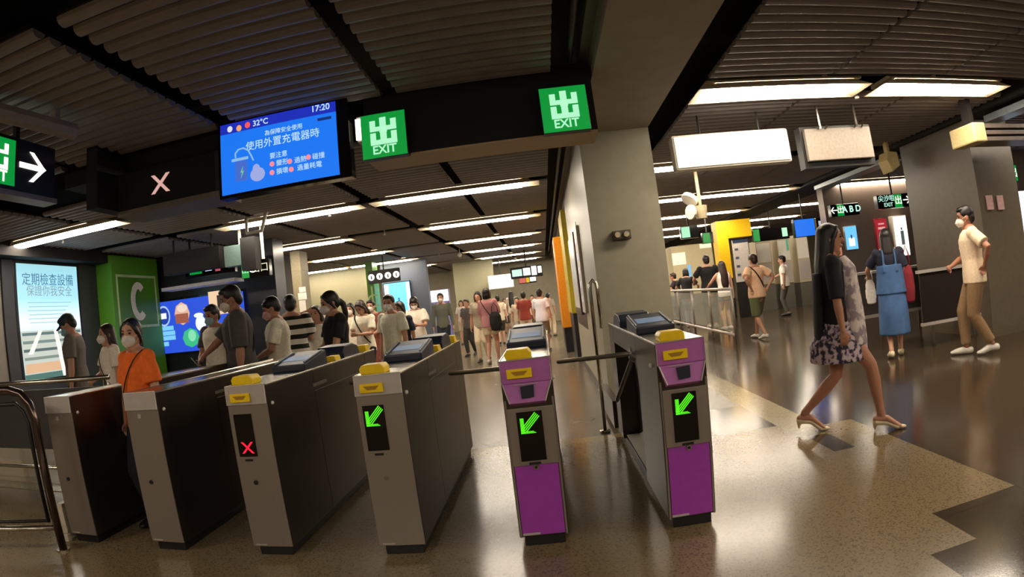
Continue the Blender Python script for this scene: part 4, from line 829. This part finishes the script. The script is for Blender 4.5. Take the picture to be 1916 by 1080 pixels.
def person(loc, face, H, label, skin=0, sex='f', top='#ffffff', sleeve='short', bottom='trousers', bcol='#222222', hair='short', hcol=None, mask=None,
           arms=('down', 'down'), stride=0.0, look=0.0, nod=0.0, shoe=None, heel=False, near=False, lean=0.0, slcol=None, topmat=None, botmat=None, group=None, topbig=1.0, fat=1.0, z0=0.0, cap=None, cut=0.0, long_top=False, bend=0.0):
    t = empty('person', (loc[0], loc[1], z0), math.radians(face)); tag(t, label, 'person', group)
    sk = SKIN[skin]; k = H/1.65; vox = 0.0075 if near else (0.011 if H > 1.3 and near is None else 0.013); S = lambda v: v*k
    fw = fat*(1.0 if sex == 'f' else 1.1)
    lf = math.radians(lean); ly = lambda z: math.tan(lf)*max(0, z-.86*k)
    hx = .088*k; sh = (.165 if sex == 'f' else .19)*k
    hipz, shz = .86*k, 1.345*k
    if bend: pass
    def V(x, y, z): return Vector((x, y+ly(z), z))
    b = MB()
    # trunk
    tr = [(.80, .13, .095, 0), (.88, .158, .108, -.005), (.96, .150, .102, 0), (1.06, .124, .090, .005), (1.16, .135, .098, .008), (1.26, .155, .108, .005), (1.33, .160, .092, -.005), (1.375, .12, .07, -.01)]
    b.tube([V(0, y*k, z*k) for z, a, c, y in tr], [(a*k*fw, c*k*fw) for z, a, c, y in tr], 16, flat=(0, 1, 0), round_ends=True)
    # neck and head
    hc = V(0, (.02+nod*.06)*k, 1.527*k); b.tube([V(0, -.012*k, 1.35*k), V(0, 0, 1.42*k), hc-Vector((0, .0, .06*k))], [(.062*k, .058*k), (.05*k, .052*k), (.05*k, .054*k)], 12)
    ca, sa = math.cos(look), math.sin(look); cn, sn = math.cos(nod), math.sin(nod)
    def Hd(x, y, z):  # head space to body space: y forward, nod tips the face down, look turns it
        y, z = y*cn+z*sn, z*cn-y*sn
        return hc+Vector((x*ca-y*sa, x*sa+y*ca, z))*k
    hd = [(-.105, .030, .030, .045), (-.088, .046, .052, .030), (-.06, .060, .075, .012), (-.02, .070, .088, .002), (.02, .075, .094, -.002), (.055, .074, .094, -.006), (.08, .060, .078, -.008), (.096, .030, .04, -.01)]
    hm = MB(); hm.tube([(0, y, z) for z, a, c, y in hd], [(a, c) for z, a, c, y in hd], 14, flat=(0, 1, 0), round_ends=True)
    hm.tube([(0, .086, .012), (0, .104, -.022)], [.010, .015], 8, round_ends=True)       # nose
    for s in (-1, 1): hm.ball((s*.076, -.008, -.01), (.010, .022, .032), 8, 6)
    hm.ball((0, .086, -.058), (.028, .012, .011), 8, 6); hm.ball((0, .075, .03), (.05, .018, .012), 8, 6)
    b.add([Hd(*v) for v in hm.v], hm.f)
    # legs
    half = stride/2*k; ft = []
    for s in (-1, 1):
        hp = V(s*hx, 0, hipz); an = Vector((s*.075*k, (half if s > 0 else -half), .085*k+(.0 if abs(stride) < .05 else (.0 if (half > 0) == (s > 0) else .03*k))+(.05*k if heel else 0)))
        kn, an = ik(hp, an, .41*k, .40*k, (0, 1, 0)); ft.append((s, an))
        b.tube([hp+Vector((0, 0, .02*k)), hp.lerp(kn, .4), kn, kn.lerp(an, .3), kn.lerp(an, .8), an], [(.088*k*fw, .092*k*fw), (.076*k*fw, .08*k*fw), (.052*k, .054*k), (.053*k, .056*k), (.034*k, .036*k), (.033*k, .035*k)], 12, flat=(0, 1, 0), round_ends=True)
        fz = .03*k
        b.tube([an+Vector((0, -.04*k, -.045*k)), an+Vector((0, .05*k, -.045*k)), Vector((an.x+s*.015*k, an.y+.16*k, fz if not heel else .02*k))], [(.032*k, .034*k), (.036*k, .03*k), (.036*k, .018*k)], 10, flat=(0, 0, 1), round_ends=True)
    # arms
    aj = []
    for s, ps in zip((-1, 1), arms):
        so = V(s*sh, -.005*k, shz)
        P_ = {'down': ((s*.25, .02, .80), (s*.2, -1, 0), 0.3), 'swingf': ((s*.22, .24, .86), (s*.3, -1, 0), .4), 'swingb': ((s*.24, -.22, .86), (s*.3, -1, 0), .4),
              'phone': ((s*.06, .30, 1.10), (s*.6, -.4, -1), .7), 'phonelow': ((s*.05, .27, 1.0), (s*.7, -.4, -1), .7), 'wallet': ((s*.12, .42, .98), (s*.5, -.3, -1), .7),
              'hip': ((s*.21, -.10, .98), (s*1, -.6, 0), .6), 'face': ((s*.11, .19, 1.42), (s*.8, .5, -1), .6), 'rail': ((s*.28, .36, 1.06), (s*1, -.2, -1), .5), 'hair': ((s*.10, .10, 1.58), (s*1, .3, 0), .5),
              'fold': ((-s*.06, .19, 1.08), (s*1, -.2, -.6), .5), 'bagup': ((s*.2, .15, 1.12), (s*.5, -.7, -1), .8), 'backp': ((s*.05, -.18, 1.0), (s*1, -.6, 0), .6)}[ps]
        w = Vector(P_[0])*k; w.y += ly(w.z)
        el, w = ik(so, w, .275*k, .245*k, P_[1]); aj.append((s, so, el, w, P_[2]))
        b.tube([so+Vector((-s*.02*k, 0, 0)), so.lerp(el, .35), el, el.lerp(w, .3), el.lerp(w, .75), w], [(.046*k*fw, .05*k*fw), (.043*k*fw, .047*k*fw), (.034*k*fw, .036*k*fw), (.037*k*fw, .037*k*fw), (.026*k, .028*k), (.024*k, .021*k)], 10, round_ends=True)
        upv = Vector((s, 0, .2)) if ps in ('down', 'swingf', 'swingb') else Vector((0, -.3, 1)) if ps not in ('phone', 'phonelow', 'face', 'hair') else Vector((0, 1, -.4))
        hand(b, w, w-el, upv, -s if ps in ('down', 'swingf', 'swingb') else s, k, P_[2])
    body = remeshed(b, 'body', sk, t, vox, 2)
    # eyes
    if near is not None:
        for s in (-1, 1):
            MB().ball(Hd(s*.031, .083, .012), (.013*k, .011*k, .008*k), 10, 6).build('eye', EYEM, t, smooth=True)
            MB().tube([Hd(s*.016, .092, .032), Hd(s*.033, .090, .037), Hd(s*.050, .080, .032)], .0035*k, 6).build('eyebrow', HAIRB, t, smooth=True)
    # mask
    if mask:
        mm = MB(); mv = MB(); mv.ball((0, .058, -.045), (.060, .056, .054), 16, 10); mv.tube([(0, .10, -.015), (0, .122, -.045), (0, .098, -.085)], [.018, .02, .016], 8, round_ends=True)
        mm.add([Hd(*v) for v in mv.v], mv.f); mo = remeshed(mm, 'mask', mask, t, .008, 3)
        lp = MB()
        for s in (-1, 1): MB().tube([Hd(s*.056, .065, -.02), Hd(s*.079, .0, .01), Hd(s*.082, -.02, -.01), Hd(s*.055, .06, -.07)], .0022*k, 6).build('ear_loop', mask, mo, smooth=True)
    # hair
    hc_m = hcol or HAIRB; hv = MB()
    hv.ball((0, -.018, .042), (.086, .102, .094), 16, 10)
    if hair == 'short': hv.ball((0, -.055, -.01), (.074, .062, .075), 12, 8); hv.ball((0, .035, .092), (.066, .062, .034), 12, 6)
    elif hair == 'bowl': hv.ball((0, -.045, .0), (.082, .072, .075), 12, 8); hv.ball((0, .045, .068), (.074, .05, .034), 10, 6)
    elif hair == 'bob': hv.tube([(0, -.04, .05), (0, -.045, -.04), (0, -.04, -.11)], [(.088, .07), (.092, .07), (.085, .05)], 12, flat=(0, 1, 0), round_ends=True); hv.ball((0, .045, .066), (.07, .045, .035), 10, 6)
    elif hair == 'long': hv.tube([(0, -.04, .05), (0, -.06, -.06), (0, -.09, -.18), (0, -.10, -.32)], [(.088, .07), (.094, .065), (.098, .05), (.075, .03)], 12, flat=(0, 1, 0), round_ends=True)
    elif hair == 'verylong': hv.tube([(0, -.04, .05), (0, -.06, -.06), (0, -.10, -.2), (0, -.12, -.42), (0, -.11, -.58)], [(.09, .075), (.098, .075), (.11, .06), (.105, .05), (.06, .03)], 12, flat=(0, 1, 0), round_ends=True)
    elif hair == 'pony': hv.ball((0, -.05, -.005), (.076, .066, .075), 12, 8); hv.tube([(0, -.11, .0), (0, -.14, -.05), (0, -.13, -.16), (0, -.11, -.24)], [.026, .034, .032, .015], 10, round_ends=True)
    if hair in ('long', 'verylong', 'pony', 'bob') :
        for s in (-1, 1): hv.tube([(s*.02, .06, .095), (s*.06, .045, .055), (s*.082, .015, .0), (s*.083, -.01, -.06 if hair == 'pony' else -.12)], [.016, .018, .016, .014], 8, round_ends=True)
    hb = MB(); hb.add([Hd(*v) for v in hv.v], hv.f); remeshed(hb, 'hair', hc_m, t, .0085 if near else .012, 2)
    if cap:
        cv = MB(); cv.ball((0, -.012, .058), (.09, .104, .075), 16, 8); cv.tube([(0, .06, .045), (0, .15, .03)], [(.07, .012), (.05, .008)], 10, flat=(0, 0, 1), round_ends=True)
        cb = MB(); cb.add([Hd(*v) for v in cv.v], cv.f); remeshed(cb, 'cap', cap, t, .009, 2)
    # top
    tb = MB(); e = .014*topbig
    zlo = .80 if not long_top else .72
    tt = [(zlo, .168, .118, -.003), (.90, .166, .118, -.003), (.98, .155, .110, 0), (1.06, .138, .102, .005), (1.16, .145, .110, .008), (1.26, .163, .118, .004), (1.33, .168, .100, -.005), (1.372, .135, .075, -.008), (1.392, .075, .062, -.008)]
    if bottom == 'dress' : tt = [(1.02, .14, .10, 0)]+tt[4:]
    tb.tube([V(0, y*k, z*k) for z, a, c, y in tt], [((a+e)*k*fw, (c+e)*k*fw) for z, a, c, y in tt], 18, flat=(0, 1, 0))
    for s, so, el, w, cu in aj:
        if sleeve == 'none': continue
        seg = [so+Vector((-s*.03*k, 0, .004*k)), so.lerp(el, .4), so.lerp(el, .72)] if sleeve == 'short' else [so+Vector((-s*.03*k, 0, .004*k)), so.lerp(el, .5), el, el.lerp(w, .5), el.lerp(w, .9)]
        rr = [.062, .066, .068] if sleeve == 'short' else [.062, .056, .05, .045, .04]
        if sleeve == 'half': seg = [so+Vector((-s*.03*k, 0, .004*k)), so.lerp(el, .5), so.lerp(el, 1.0)]; rr = [.064, .066, .06]
        sb = tb if not slcol else MB()
        sb.ball(so+Vector((-s*.012*k, 0, .0)), .069*k*fw, 12, 8); sb.tube(seg, [(r*k*fw*topbig) for r in rr], 12)
        if slcol: remeshed(sb, 'sleeve', cloth(slcol), t, .012, 2)
    to = remeshed(tb, 'shirt' if bottom != 'dress' else 'blouse', topmat or cloth(top), t, .010 if near else .014, 3)
    # bottom
    bm_ = botmat or cloth(bcol)
    if bottom in ('trousers', 'shorts'):
        g = MB(); g.tube([V(0, 0, .78*k), V(0, -.003*k, .88*k), V(0, 0, .97*k)], [(.15*k*fw, .112*k*fw), (.17*k*fw, .12*k*fw), (.155*k*fw, .108*k*fw)], 16, flat=(0, 1, 0))
        for s, an in ft:
            hp = V(s*hx, 0, hipz); kn, _ = ik(hp, an, .41*k, .40*k, (0, 1, 0))
            pts = [hp, hp.lerp(kn, .4), kn] + ([kn.lerp(an, .35), kn.lerp(an, .93)] if bottom == 'trousers' else [])
            rs = [.098, .09, .072, .066, .056] if bottom == 'trousers' else [.098, .094, .086]
            if bottom == 'shorts' and cut: pts[2] = hp.lerp(kn, cut)
            g.tube(pts, [r*k*fw for r in rs][:len(pts)], 12, flat=(0, 1, 0))
        remeshed(g, 'trousers' if bottom == 'trousers' else 'shorts', bm_, t, .012 if near else .015, 3)
    else:
        zb = {'skirt': .46, 'dress': .24, 'wide': .12, 'midi': .50}[bottom] if not cut else cut
        g = MB(); zt = .98 if bottom != 'dress' else 1.34
        zs = [zt, (zt+.86)/2, .86, (.86+zb)/2, zb]
        ra = [.15 if bottom != 'dress' else .15, .155, .178, .195, .205]
        g.tube([V(0, 0, z*k) for z in zs], [((a+.01)*k*fw, (a*.78+.01+stride*.12*(i > 2))*k*fw) for i, a in enumerate(ra)], 20, flat=(0, 1, 0))
        remeshed(g, 'skirt' if bottom != 'dress' else 'dress', bm_, t, .014, 2)
    # shoes
    for s, an in ft:
        g = MB()
        if heel:
            g.tube([an+Vector((0, -.045*k, -.06*k)), an+Vector((0, .05*k, -.075*k)), Vector((an.x+s*.012*k, an.y+.13*k, .022*k)), Vector((an.x+s*.012*k, an.y+.2*k, .017*k))], [(.036*k, .03*k), (.035*k, .022*k), (.043*k, .022*k), (.02*k, .012*k)], 10, flat=(0, 0, 1), round_ends=True)
            g.tube([an+Vector((0, -.05*k, -.08*k)), Vector((an.x, an.y-.055*k, .003+max(0, an.z-.135*k)))], [.018*k, .009*k], 8)
        else:
            lo = Vector((0, 0, an.z-.085*k))
            g.tube([Vector((an.x, an.y-.055*k, .042*k))+lo, Vector((an.x, an.y+.04*k, .045*k))+lo, Vector((an.x+s*.012*k, an.y+.13*k, .034*k)), Vector((an.x+s*.012*k, an.y+.18*k, .028*k))], [(.038*k, .04*k), (.042*k, .044*k), (.048*k, .032*k), (.035*k, .02*k)], 12, flat=(0, 0, 1), round_ends=True)
            g.tube([an+Vector((0, 0, -.02*k)), an+Vector((0, .0, -.05*k))], .042*k, 10)
        remeshed(g, 'shoe', shoe or SHOEB, t, .009 if near else .013, 2)
    t['_'] = 0; del t['_']
    return t, k, V, aj, Hd
def phone(p, label, col=BLACK, kind='phone'):
    t, k, V, aj, Hd = p
    s, so, el, w, c = aj[1]; wp = t.matrix_basis @ (w+(w-el).normalized()*.09*k+Vector((-.05*k, 0, .01*k)))
    o = rbox(-.036, -.004, -.075, .036, .004, .075, col, kind, None, .002); o.location = wp; o.rotation_euler = (math.radians(-35), 0, t.rotation_euler.z)
    tag(o, label, kind)
def strap(p, name='bag_strap', col='#2a1d18', side=1, r=.009):
    """diagonal strap across the body, part of what the person wears"""
    t, k, V, aj, Hd = p; g = MB(); pts = []
    for i in range(24):
        a = 2*PI*i/24; u_ = math.cos(a); v_ = math.sin(a)
        z = 1.16+.25*u_; x = side*(.10*u_)*1.0+ .0; ww = .155+.0
        yy = v_*.145
        pts.append(V((side*.15*u_)*k, yy*k, z*k))
    pts.append(pts[0]); pts.append(pts[1])
    g.tube(pts, r*k, 8); g.build(name, cloth(col), t, smooth=True)
def bag(p, off, size, label, col, cat='bag', rot=0, name='handbag'):
    t, k, V, aj, Hd = p
    sx, sy, sz = [v*k for v in size]
    g = MB(); g.tube([(0, 0, -sz/2), (0, 0, -sz*.2), (0, 0, sz*.3), (0, 0, sz/2)], [(sx*.42, sy*.4), (sx*.5, sy*.5), (sx*.45, sy*.42), (sx*.32, sy*.25)], 14, flat=(0, 1, 0), round_ends=True)
    o = remeshed(g, name, col if not isinstance(col, str) else cloth(col), None, .012, 2); o.location = t.matrix_basis @ (Vector(off)*k); o.rotation_euler = (0, 0, t.rotation_euler.z+rot); tag(o, label, cat); 
    h = MB(); h.tube([(-sx*.25, 0, sz*.45), (-sx*.2, 0, sz*.9), (0, 0, sz*1.15), (sx*.2, 0, sz*.9), (sx*.25, 0, sz*.45)], .008*k, 8); h.build('handle', col if not isinstance(col, str) else cloth(col), o, smooth=True)
    return o
def at_head(px, py, H): q = on_z(px, py, H); return (q.x, q.y)
def hy(px, py, y, add=0.0): q = on_y(px, py, y); return (q.x, y), q.z+add
def at_foot(px, py): q = on_z(px, py, 0); return (q.x, q.y)

# ---- left group, nearest first
p = person(*(lambda h: (h[0], 165, h[1]))(hy(246, 597, 3.46, 0.0)), 'woman in an orange top and white mask with black hair tied back', top='#ea6a1c', sleeve='short', bcol='#22242c', hair='pony', mask=MASKW, near=True, arms=('down', 'down'), look=.45, topbig=1.05, fat=1.0)
strap(p, side=-1, r=.005)
p = person(*(lambda h: (h[0], 150, h[1]))(hy(200, 607, 5.3, 0.0)), 'woman in a white blouse with long brown hair, behind the woman in orange', top='#cfc3b4', hair='long', hcol=HAIRN, mask=MASKW, near=True, bcol='#3c4463', arms=('down', 'phonelow'), look=-.0, topbig=1.15)
strap(p, side=1, r=.005)
p = person(*(lambda h: (h[0], 118, h[1]))(hy(133, 592, 5.6, 0.03)), 'person in a dark cap and grey t-shirt looking down, leftmost of the queue', sex='m', skin=0, top='#6d655c', hair='short', mask=MASKB, near=True, bcol='#2e2f33', arms=('down', 'down'), nod=.55, cap=cloth('#24303e'))
p = person(*(lambda h: (h[0], 118, h[1]))(hy(437, 535, 5.45, 0.0)), 'tall man in a dark grey shirt and white mask holding a wallet', sex='m', skin=1, top='#4a4542', sleeve='half', hair='short', mask=MASKW, near=True, bcol='#23242a', arms=('down', 'wallet'), nod=.3, topbig=1.15, fat=1.05)
strap(p, side=1, r=.009)
phone(p, 'dark wallet held out by the tall man in the dark grey shirt', BLACK, 'wallet')
p = person(*(lambda h: (h[0], 165, h[1]))(hy(398, 571, 6.2, 0.0)), 'man in a white top with grey sleeves holding a phone before the blue wall screen', slcol='#4e4a4c', sex='m', skin=1, top='#cfc6b4', hair='short', mask=MASKB, near=True, bcol='#33312f', arms=('down', 'phonelow'), nod=.2)
phone(p, 'phone held by the man with grey sleeves')
p = person(*(lambda h: (h[0], 112, h[1]))(hy(513, 561, 6.0, 0.03)), 'man in a cream shirt and pink mask looking down at his hands', sex='m', top='#d8ccb8', hair='bowl', mask=MASKP, near=True, bcol='#6b5a4c', arms=('phonelow', 'phonelow'), nod=.35, topbig=1.1)
p = person(*(lambda h: (h[0], 15, h[1]))(hy(541, 552, 7.0, 0.0)), 'person in a black and white striped shirt seen from behind', sex='m', topmat=striped('stripe_shirt', '#d8cfc2', '#15120f', 2.6), hair='short', bcol='#4a4f56', arms=('down', 'phone'), topbig=1.2)
p = person(*(lambda h: (h[0], 180, h[1]))(hy(590, 572, 7.3, 0.0)), 'woman in a sleeveless white top and long black skirt touching her hair', top='#d8cdbd', sleeve='none', hair='long', hcol=HAIRN, bottom='wide', bcol='#17151a', arms=('down', 'hair'))
p = person(*(lambda h: (h[0], 178, h[1]))(hy(604, 577, 8.9, 0.03)), 'woman in a dark top and white mask behind the woman touching her hair', top='#4a3a30', hair='bob', hcol=HAIRN, mask=MASKW, bcol='#222222')
p = person(*(lambda h: (h[0], 128, h[1]))(hy(621, 549, 5.9, 0.02)), 'woman in a black t-shirt and white mask looking down, dark hair tied up', top='#141012', hair='pony', mask=MASKW, near=True, bcol='#2b1a18', arms=('phonelow', 'phonelow'), nod=.25, fat=1.08)
p = person(*(lambda h: (h[0], 180, h[1]))(hy(654, 571, 10.4, 0.03)), 'woman in a white mask half hidden behind the black t-shirt woman', top='#b5a995', hair='bob', mask=MASKW, bcol='#222222')
p = person(*(lambda h: (h[0], 165, h[1]))(hy(677, 572, 9.2, 0.08)), 'woman in a white t-shirt with a dark crossbody strap looking at her phone', top='#d9cdb8', hair='long', hcol=HAIRN, bcol='#15131a', bottom='shorts', arms=('phone', 'phone'), nod=.5)
strap(p, side=1, r=.012)
p = person(*(lambda h: (h[0], 175, h[1]))(hy(693, 562, 10.6, 0.0)), 'person in a long brick red shirt dress holding a white bag', sex='m', top='#74382a', bottom='skirt', bcol='#74382a', hair='short', skin=0, arms=('phonelow', 'down'), mask=MASKW)
bag(p, (.12, .24, .92), (.2, .1, .26), 'pale bag held in front of the brick red dress', '#cdb9a8', name='tote_bag')
p = person(*(lambda h: (h[0], 150, h[1]))(hy(727, 552, 7.5, 0.0)), 'man in a loose white t-shirt and blue jeans looking left', sex='m', top='#d8cfba', bcol='#4c6478', hair='short', hcol=HAIRN, mask=MASKW, near=True, arms=('down', 'down'), topbig=1.1, fat=.92, look=.5, stride=.15)
p = person(*(lambda h: (h[0], 160, h[1]))(hy(747, 572, 8.6, 0.06)), 'woman in a navy top right behind the man in blue jeans', top='#252a40', bcol='#1c1a20', hair='bob', arms=('down', 'down'))
p = person(*(lambda h: (h[0], 185, h[1]))(hy(775, 568, 10.8, 0.12)), 'woman in a cream blouse bent over a phone, before the glowing blue panel', top='#cbbfae', bcol='#4a3034', hair='bob', arms=('phone', 'phone'), nod=.6, topbig=1.3, mask=MASKW)
p = person(*(lambda h: (h[0], 180, h[1]))(hy(823, 549, 14.5, 0.0)), 'man in an open grey shirt and dark trousers walking forward by the lit doorway', sex='m', top='#5e5e52', sleeve='long', bcol='#1d1f2c', hair='short', mask=MASKW, stride=.25, arms=('down', 'down'), topbig=1.0, fat=.85)
bag(p, (.0, .0, .0), (.01, .01, .01), 'x', '#222222') if 0 else None
# ---- middle walkers
p = person(at_foot(925, 680), -8, 1.60, 'woman in a pink top walking away with a black shoulder bag', top='#b97c80', sleeve='half', bottom='shorts', bcol='#b8a68c', cut=.55, hair='bob', skin=0, stride=.3, arms=('swingf', 'down'), shoe=SHOEW, topbig=1.15)
strap(p, side=-1, r=.01)
bag(p, (.17, -.13, .93), (.28, .14, .34), 'black shoulder bag on the hip of the woman in pink', '#1b1516', name='shoulder_bag')
crowd = [(893, 546, 170, '#a59680', 'person in beige at the left end of the far middle crowd', 'bob'), (930, 553, 10, '#b9ab95', 'person in pale clothes just right of the woman in pink', 'short'),
 (955, 545, 0, '#c9bba8', 'woman with very long dark hair in the far crowd', 'verylong'), (978, 546, 0, '#9c4034', 'person in a red shirt seen from behind in the far crowd', 'short'),
 (995, 552, 180, '#c8bca5', 'person in cream between the red shirt and the pale blue shirt', 'short'), (1008, 541, -10, '#c8c6d0', 'person in a pale blue shirt with rolled sleeves by the orange panel', 'short'),
 (1024, 548, -20, '#a79a8a', 'person in a taupe shirt right beside the orange panel', 'short'), (943, 558, 180, '#d3c7ae', 'person in cream facing this way in the far crowd', 'bob'),
 (966, 556, 175, '#b3a188', 'person in tan facing this way between long hair and red shirt', 'short'), (915, 556, 180, '#8f8270', 'person in olive brown behind the woman in pink', 'short'),
 (872, 560, 160, '#59504c', 'person in dark grey near the beige far wall', 'short'), (862, 562, 175, '#a9a39a', 'person in light grey near the beige far wall', 'bob')]
for i, (hx_, hy_, fc, c, lb, hr) in enumerate(crowd):
    yy = 13.2+(i*5 % 12)*.95; d_ = ray(hx_, hy_); q = on_y(hx_, hy_, yy); H_ = q.z; person((q.x, yy), fc, H_, lb, top=c, bcol=['#b7a88e', '#3a3532', '#9a8d78'][i % 3], hair=hr, near=None, stride=.2, bottom=['trousers', 'shorts'][i % 2], arms=('swingf', 'down'), group=None)
# ---- right side
qx = lambda px, py, H: at_head(px, py, H)
p = person(*(lambda h: (h[0], -20, h[1]))(hy(1281, 507, 16.0, 0.06)), 'person in a black top and pale jeans leaning behind the glass barrier', top='#1b1618', bcol='#8b93a6', hair='bob', arms=('rail', 'rail'), lean=14, nod=.2, shoe=SHOEW)
p = person(*(lambda h: (h[0], 60, h[1]))(hy(1266, 512, 17.4, 0.03)), 'person in a dark top at the left end of the glass barrier', top='#2a2026', bcol='#2c2830', hair='short', hcol=HAIRN, arms=('rail', 'rail'), lean=10)
p = person(*(lambda h: (h[0], -5, h[1]))(hy(1320, 478, 14.9, 0.0)), 'man in a black t-shirt seen from behind at the glass barrier', sex='m', top='#141012', bcol='#33302a', hair='short', arms=('rail', 'rail'), shoe=SHOEW)
p = person(*(lambda h: (h[0], 8, h[1]))(hy(1349, 489, 13.9, 0.0)), 'woman with very long brown hair, white top and denim shorts from behind', top='#d5ccc4', sleeve='none', bottom='shorts', bcol='#6b7280', cut=.35, hair='verylong', hcol=HAIRN, arms=('rail', 'down'), shoe=SHOEW)
p = person(at_foot(1425, 634), 20, 1.62, 'man in a peach shirt and olive shorts walking away with a crossbody strap', sex='m', skin=0, top='#cfa888', sleeve='short', bottom='shorts', bcol='#666a48', cut=1.0, hair='short', hcol=HAIRN, stride=.45, arms=('hip', 'hip'), shoe=SHOEW, topbig=1.15)
strap(p, side=-1, r=.014)
p = person(at_head(1463, 478, 1.62), 60, 1.62, 'person in white beside the cream lockers at the back', top='#d3cbc2', bcol='#55504c', hair='short', arms=('down', 'rail'), near=None)
p = person(at_head(1452, 490, 1.55), -30, 1.55, 'person in a pale print top with dark hair bending by the lockers', top='#b5b0b0', bcol='#6b6460', hair='bob', arms=('rail', 'rail'), lean=25, near=None)
p = person((2.17, 4.2), -112, 1.58, 'woman with very long black hair, black cardigan and printed dress striding to the right', skin=1, top='#120e12', sleeve='half', bottom='skirt', cut=.58, botmat=printed('print_dress', '#b9a8ab', '#2e2436', 26, '#8a7484'), hair='verylong', hcol=HAIRB, arms=('down', 'down'), stride=.62, shoe=SHOEI, heel=True, near=True, long_top=False)
t_, k_, V_, aj_, Hd_ = p
g = MB(); g.tube([V_(0, .12*k_, .70*k_), V_(0, .12*k_, .95*k_), V_(0, .11*k_, 1.15*k_), V_(0, .10*k_, 1.28*k_), V_(0, .06*k_, 1.37*k_)], [(.17*k_, .12*k_), (.16*k_, .11*k_), (.14*k_, .10*k_), (.15*k_, .10*k_), (.08*k_, .07*k_)], 14, flat=(0, 1, 0))
remeshed(g, 'dress_front', printed('print_dress_front', '#cdbfb8', '#8a7c80', 14), t_, .012, 2)
g = MB(); g.tube([V_(0, -.115*k_, 1.28*k_), V_(0, -.14*k_, 1.0*k_), V_(0, -.15*k_, .72*k_)], [(.13*k_, .05*k_), (.15*k_, .05*k_), (.13*k_, .045*k_)], 12, flat=(0, 1, 0)); remeshed(g, 'cardigan_tail', cloth('#120e12'), t_, .012, 2)
p = person(at_foot(1678, 668), -28, 1.62, 'woman in a long denim pinafore dress over a navy t-shirt seen from behind', top='#1a1d30', bottom='wide', botmat=mat('denim', '#3f5f8c', 0.85, 0, 0.18, 8), cut=.30, hair='long', arms=('rail', 'down'), stride=.3, shoe=SHOEI, near=True)
t_, k_, V_, aj_, Hd_ = p
g = MB()
for s in (-1, 1): g.tube([V_(s*.085*k_, -.135*k_, 1.1*k_), V_(s*.08*k_, -.125*k_, 1.3*k_), V_(s*.075*k_, -.07*k_, 1.41*k_), V_(s*.08*k_, .06*k_, 1.37*k_)], .016*k_, 8)
g.tube([V_(0, 0, .82*k_), V_(0, 0, .95*k_), V_(0, 0, 1.1*k_), V_(0, 0, 1.19*k_)], [(.215*k_, .17*k_), (.20*k_, .155*k_), (.185*k_, .15*k_), (.18*k_, .15*k_)], 16, flat=(0, 1, 0)); remeshed(g, 'pinafore_bib', MATS['denim'], t_, .012, 1)
bag(p, (.24, -.02, .93), (.16, .12, .42), 'dark red shoulder bag of the woman in denim', '#7a1826', name='shoulder_bag')
bag(p, (-.27, .30, .86), (.16, .05, .30), 'white paper bag held by the woman in denim', '#cfc8c0', name='paper_bag')
p = person(at_foot(1833, 662), 58, 1.75, 'man in a cream shirt and khaki cargo trousers walking left before the brown pillar', sex='m', skin=1, top='#cbb59a', bcol='#8a6c4c', hair='short', mask=MASKW, near=True, stride=.30, arms=('hip', 'phonelow'), shoe=SHOEW, nod=.1)
t_, k_, V_, aj_, Hd_ = p
MB().tube([V_(0, 0, .935*k_), V_(0, 0, .965*k_)], [(.185*k_, .132*k_), (.185*k_, .132*k_)], 20, flat=(0, 1, 0)).build('belt', SHOEB, t_, smooth=True)
p = person(at_head(1602, 462, 1.60), 170, 1.60, 'person in tan lifting both hands at the counter behind the striding woman', top='#a88a6c', bcol='#4a3c34', hair='bob', arms=('face', 'face'))
q = on_y(1597, 480, 8.7); g = MB(); g.tube([(0, 0, -.12), (0, 0, .08), (0, 0, .11), (0, 0, .15)], [.05, .05, .02, .02], 12); tag(g.build('blue_bottle', mat('blue_bottle', '#3fa0e8', 0.2), smooth=True, loc=(q.x, 8.98, 1.06+.12)), 'blue bottle standing on the counter behind the striding woman', 'bottle')
p = person(at_head(1684, 458, 1.60), 200, 1.60, 'grey haired person half hidden behind the woman in denim', top='#6a6058', bcol='#33302e', hair='short', hcol=HAIRG)
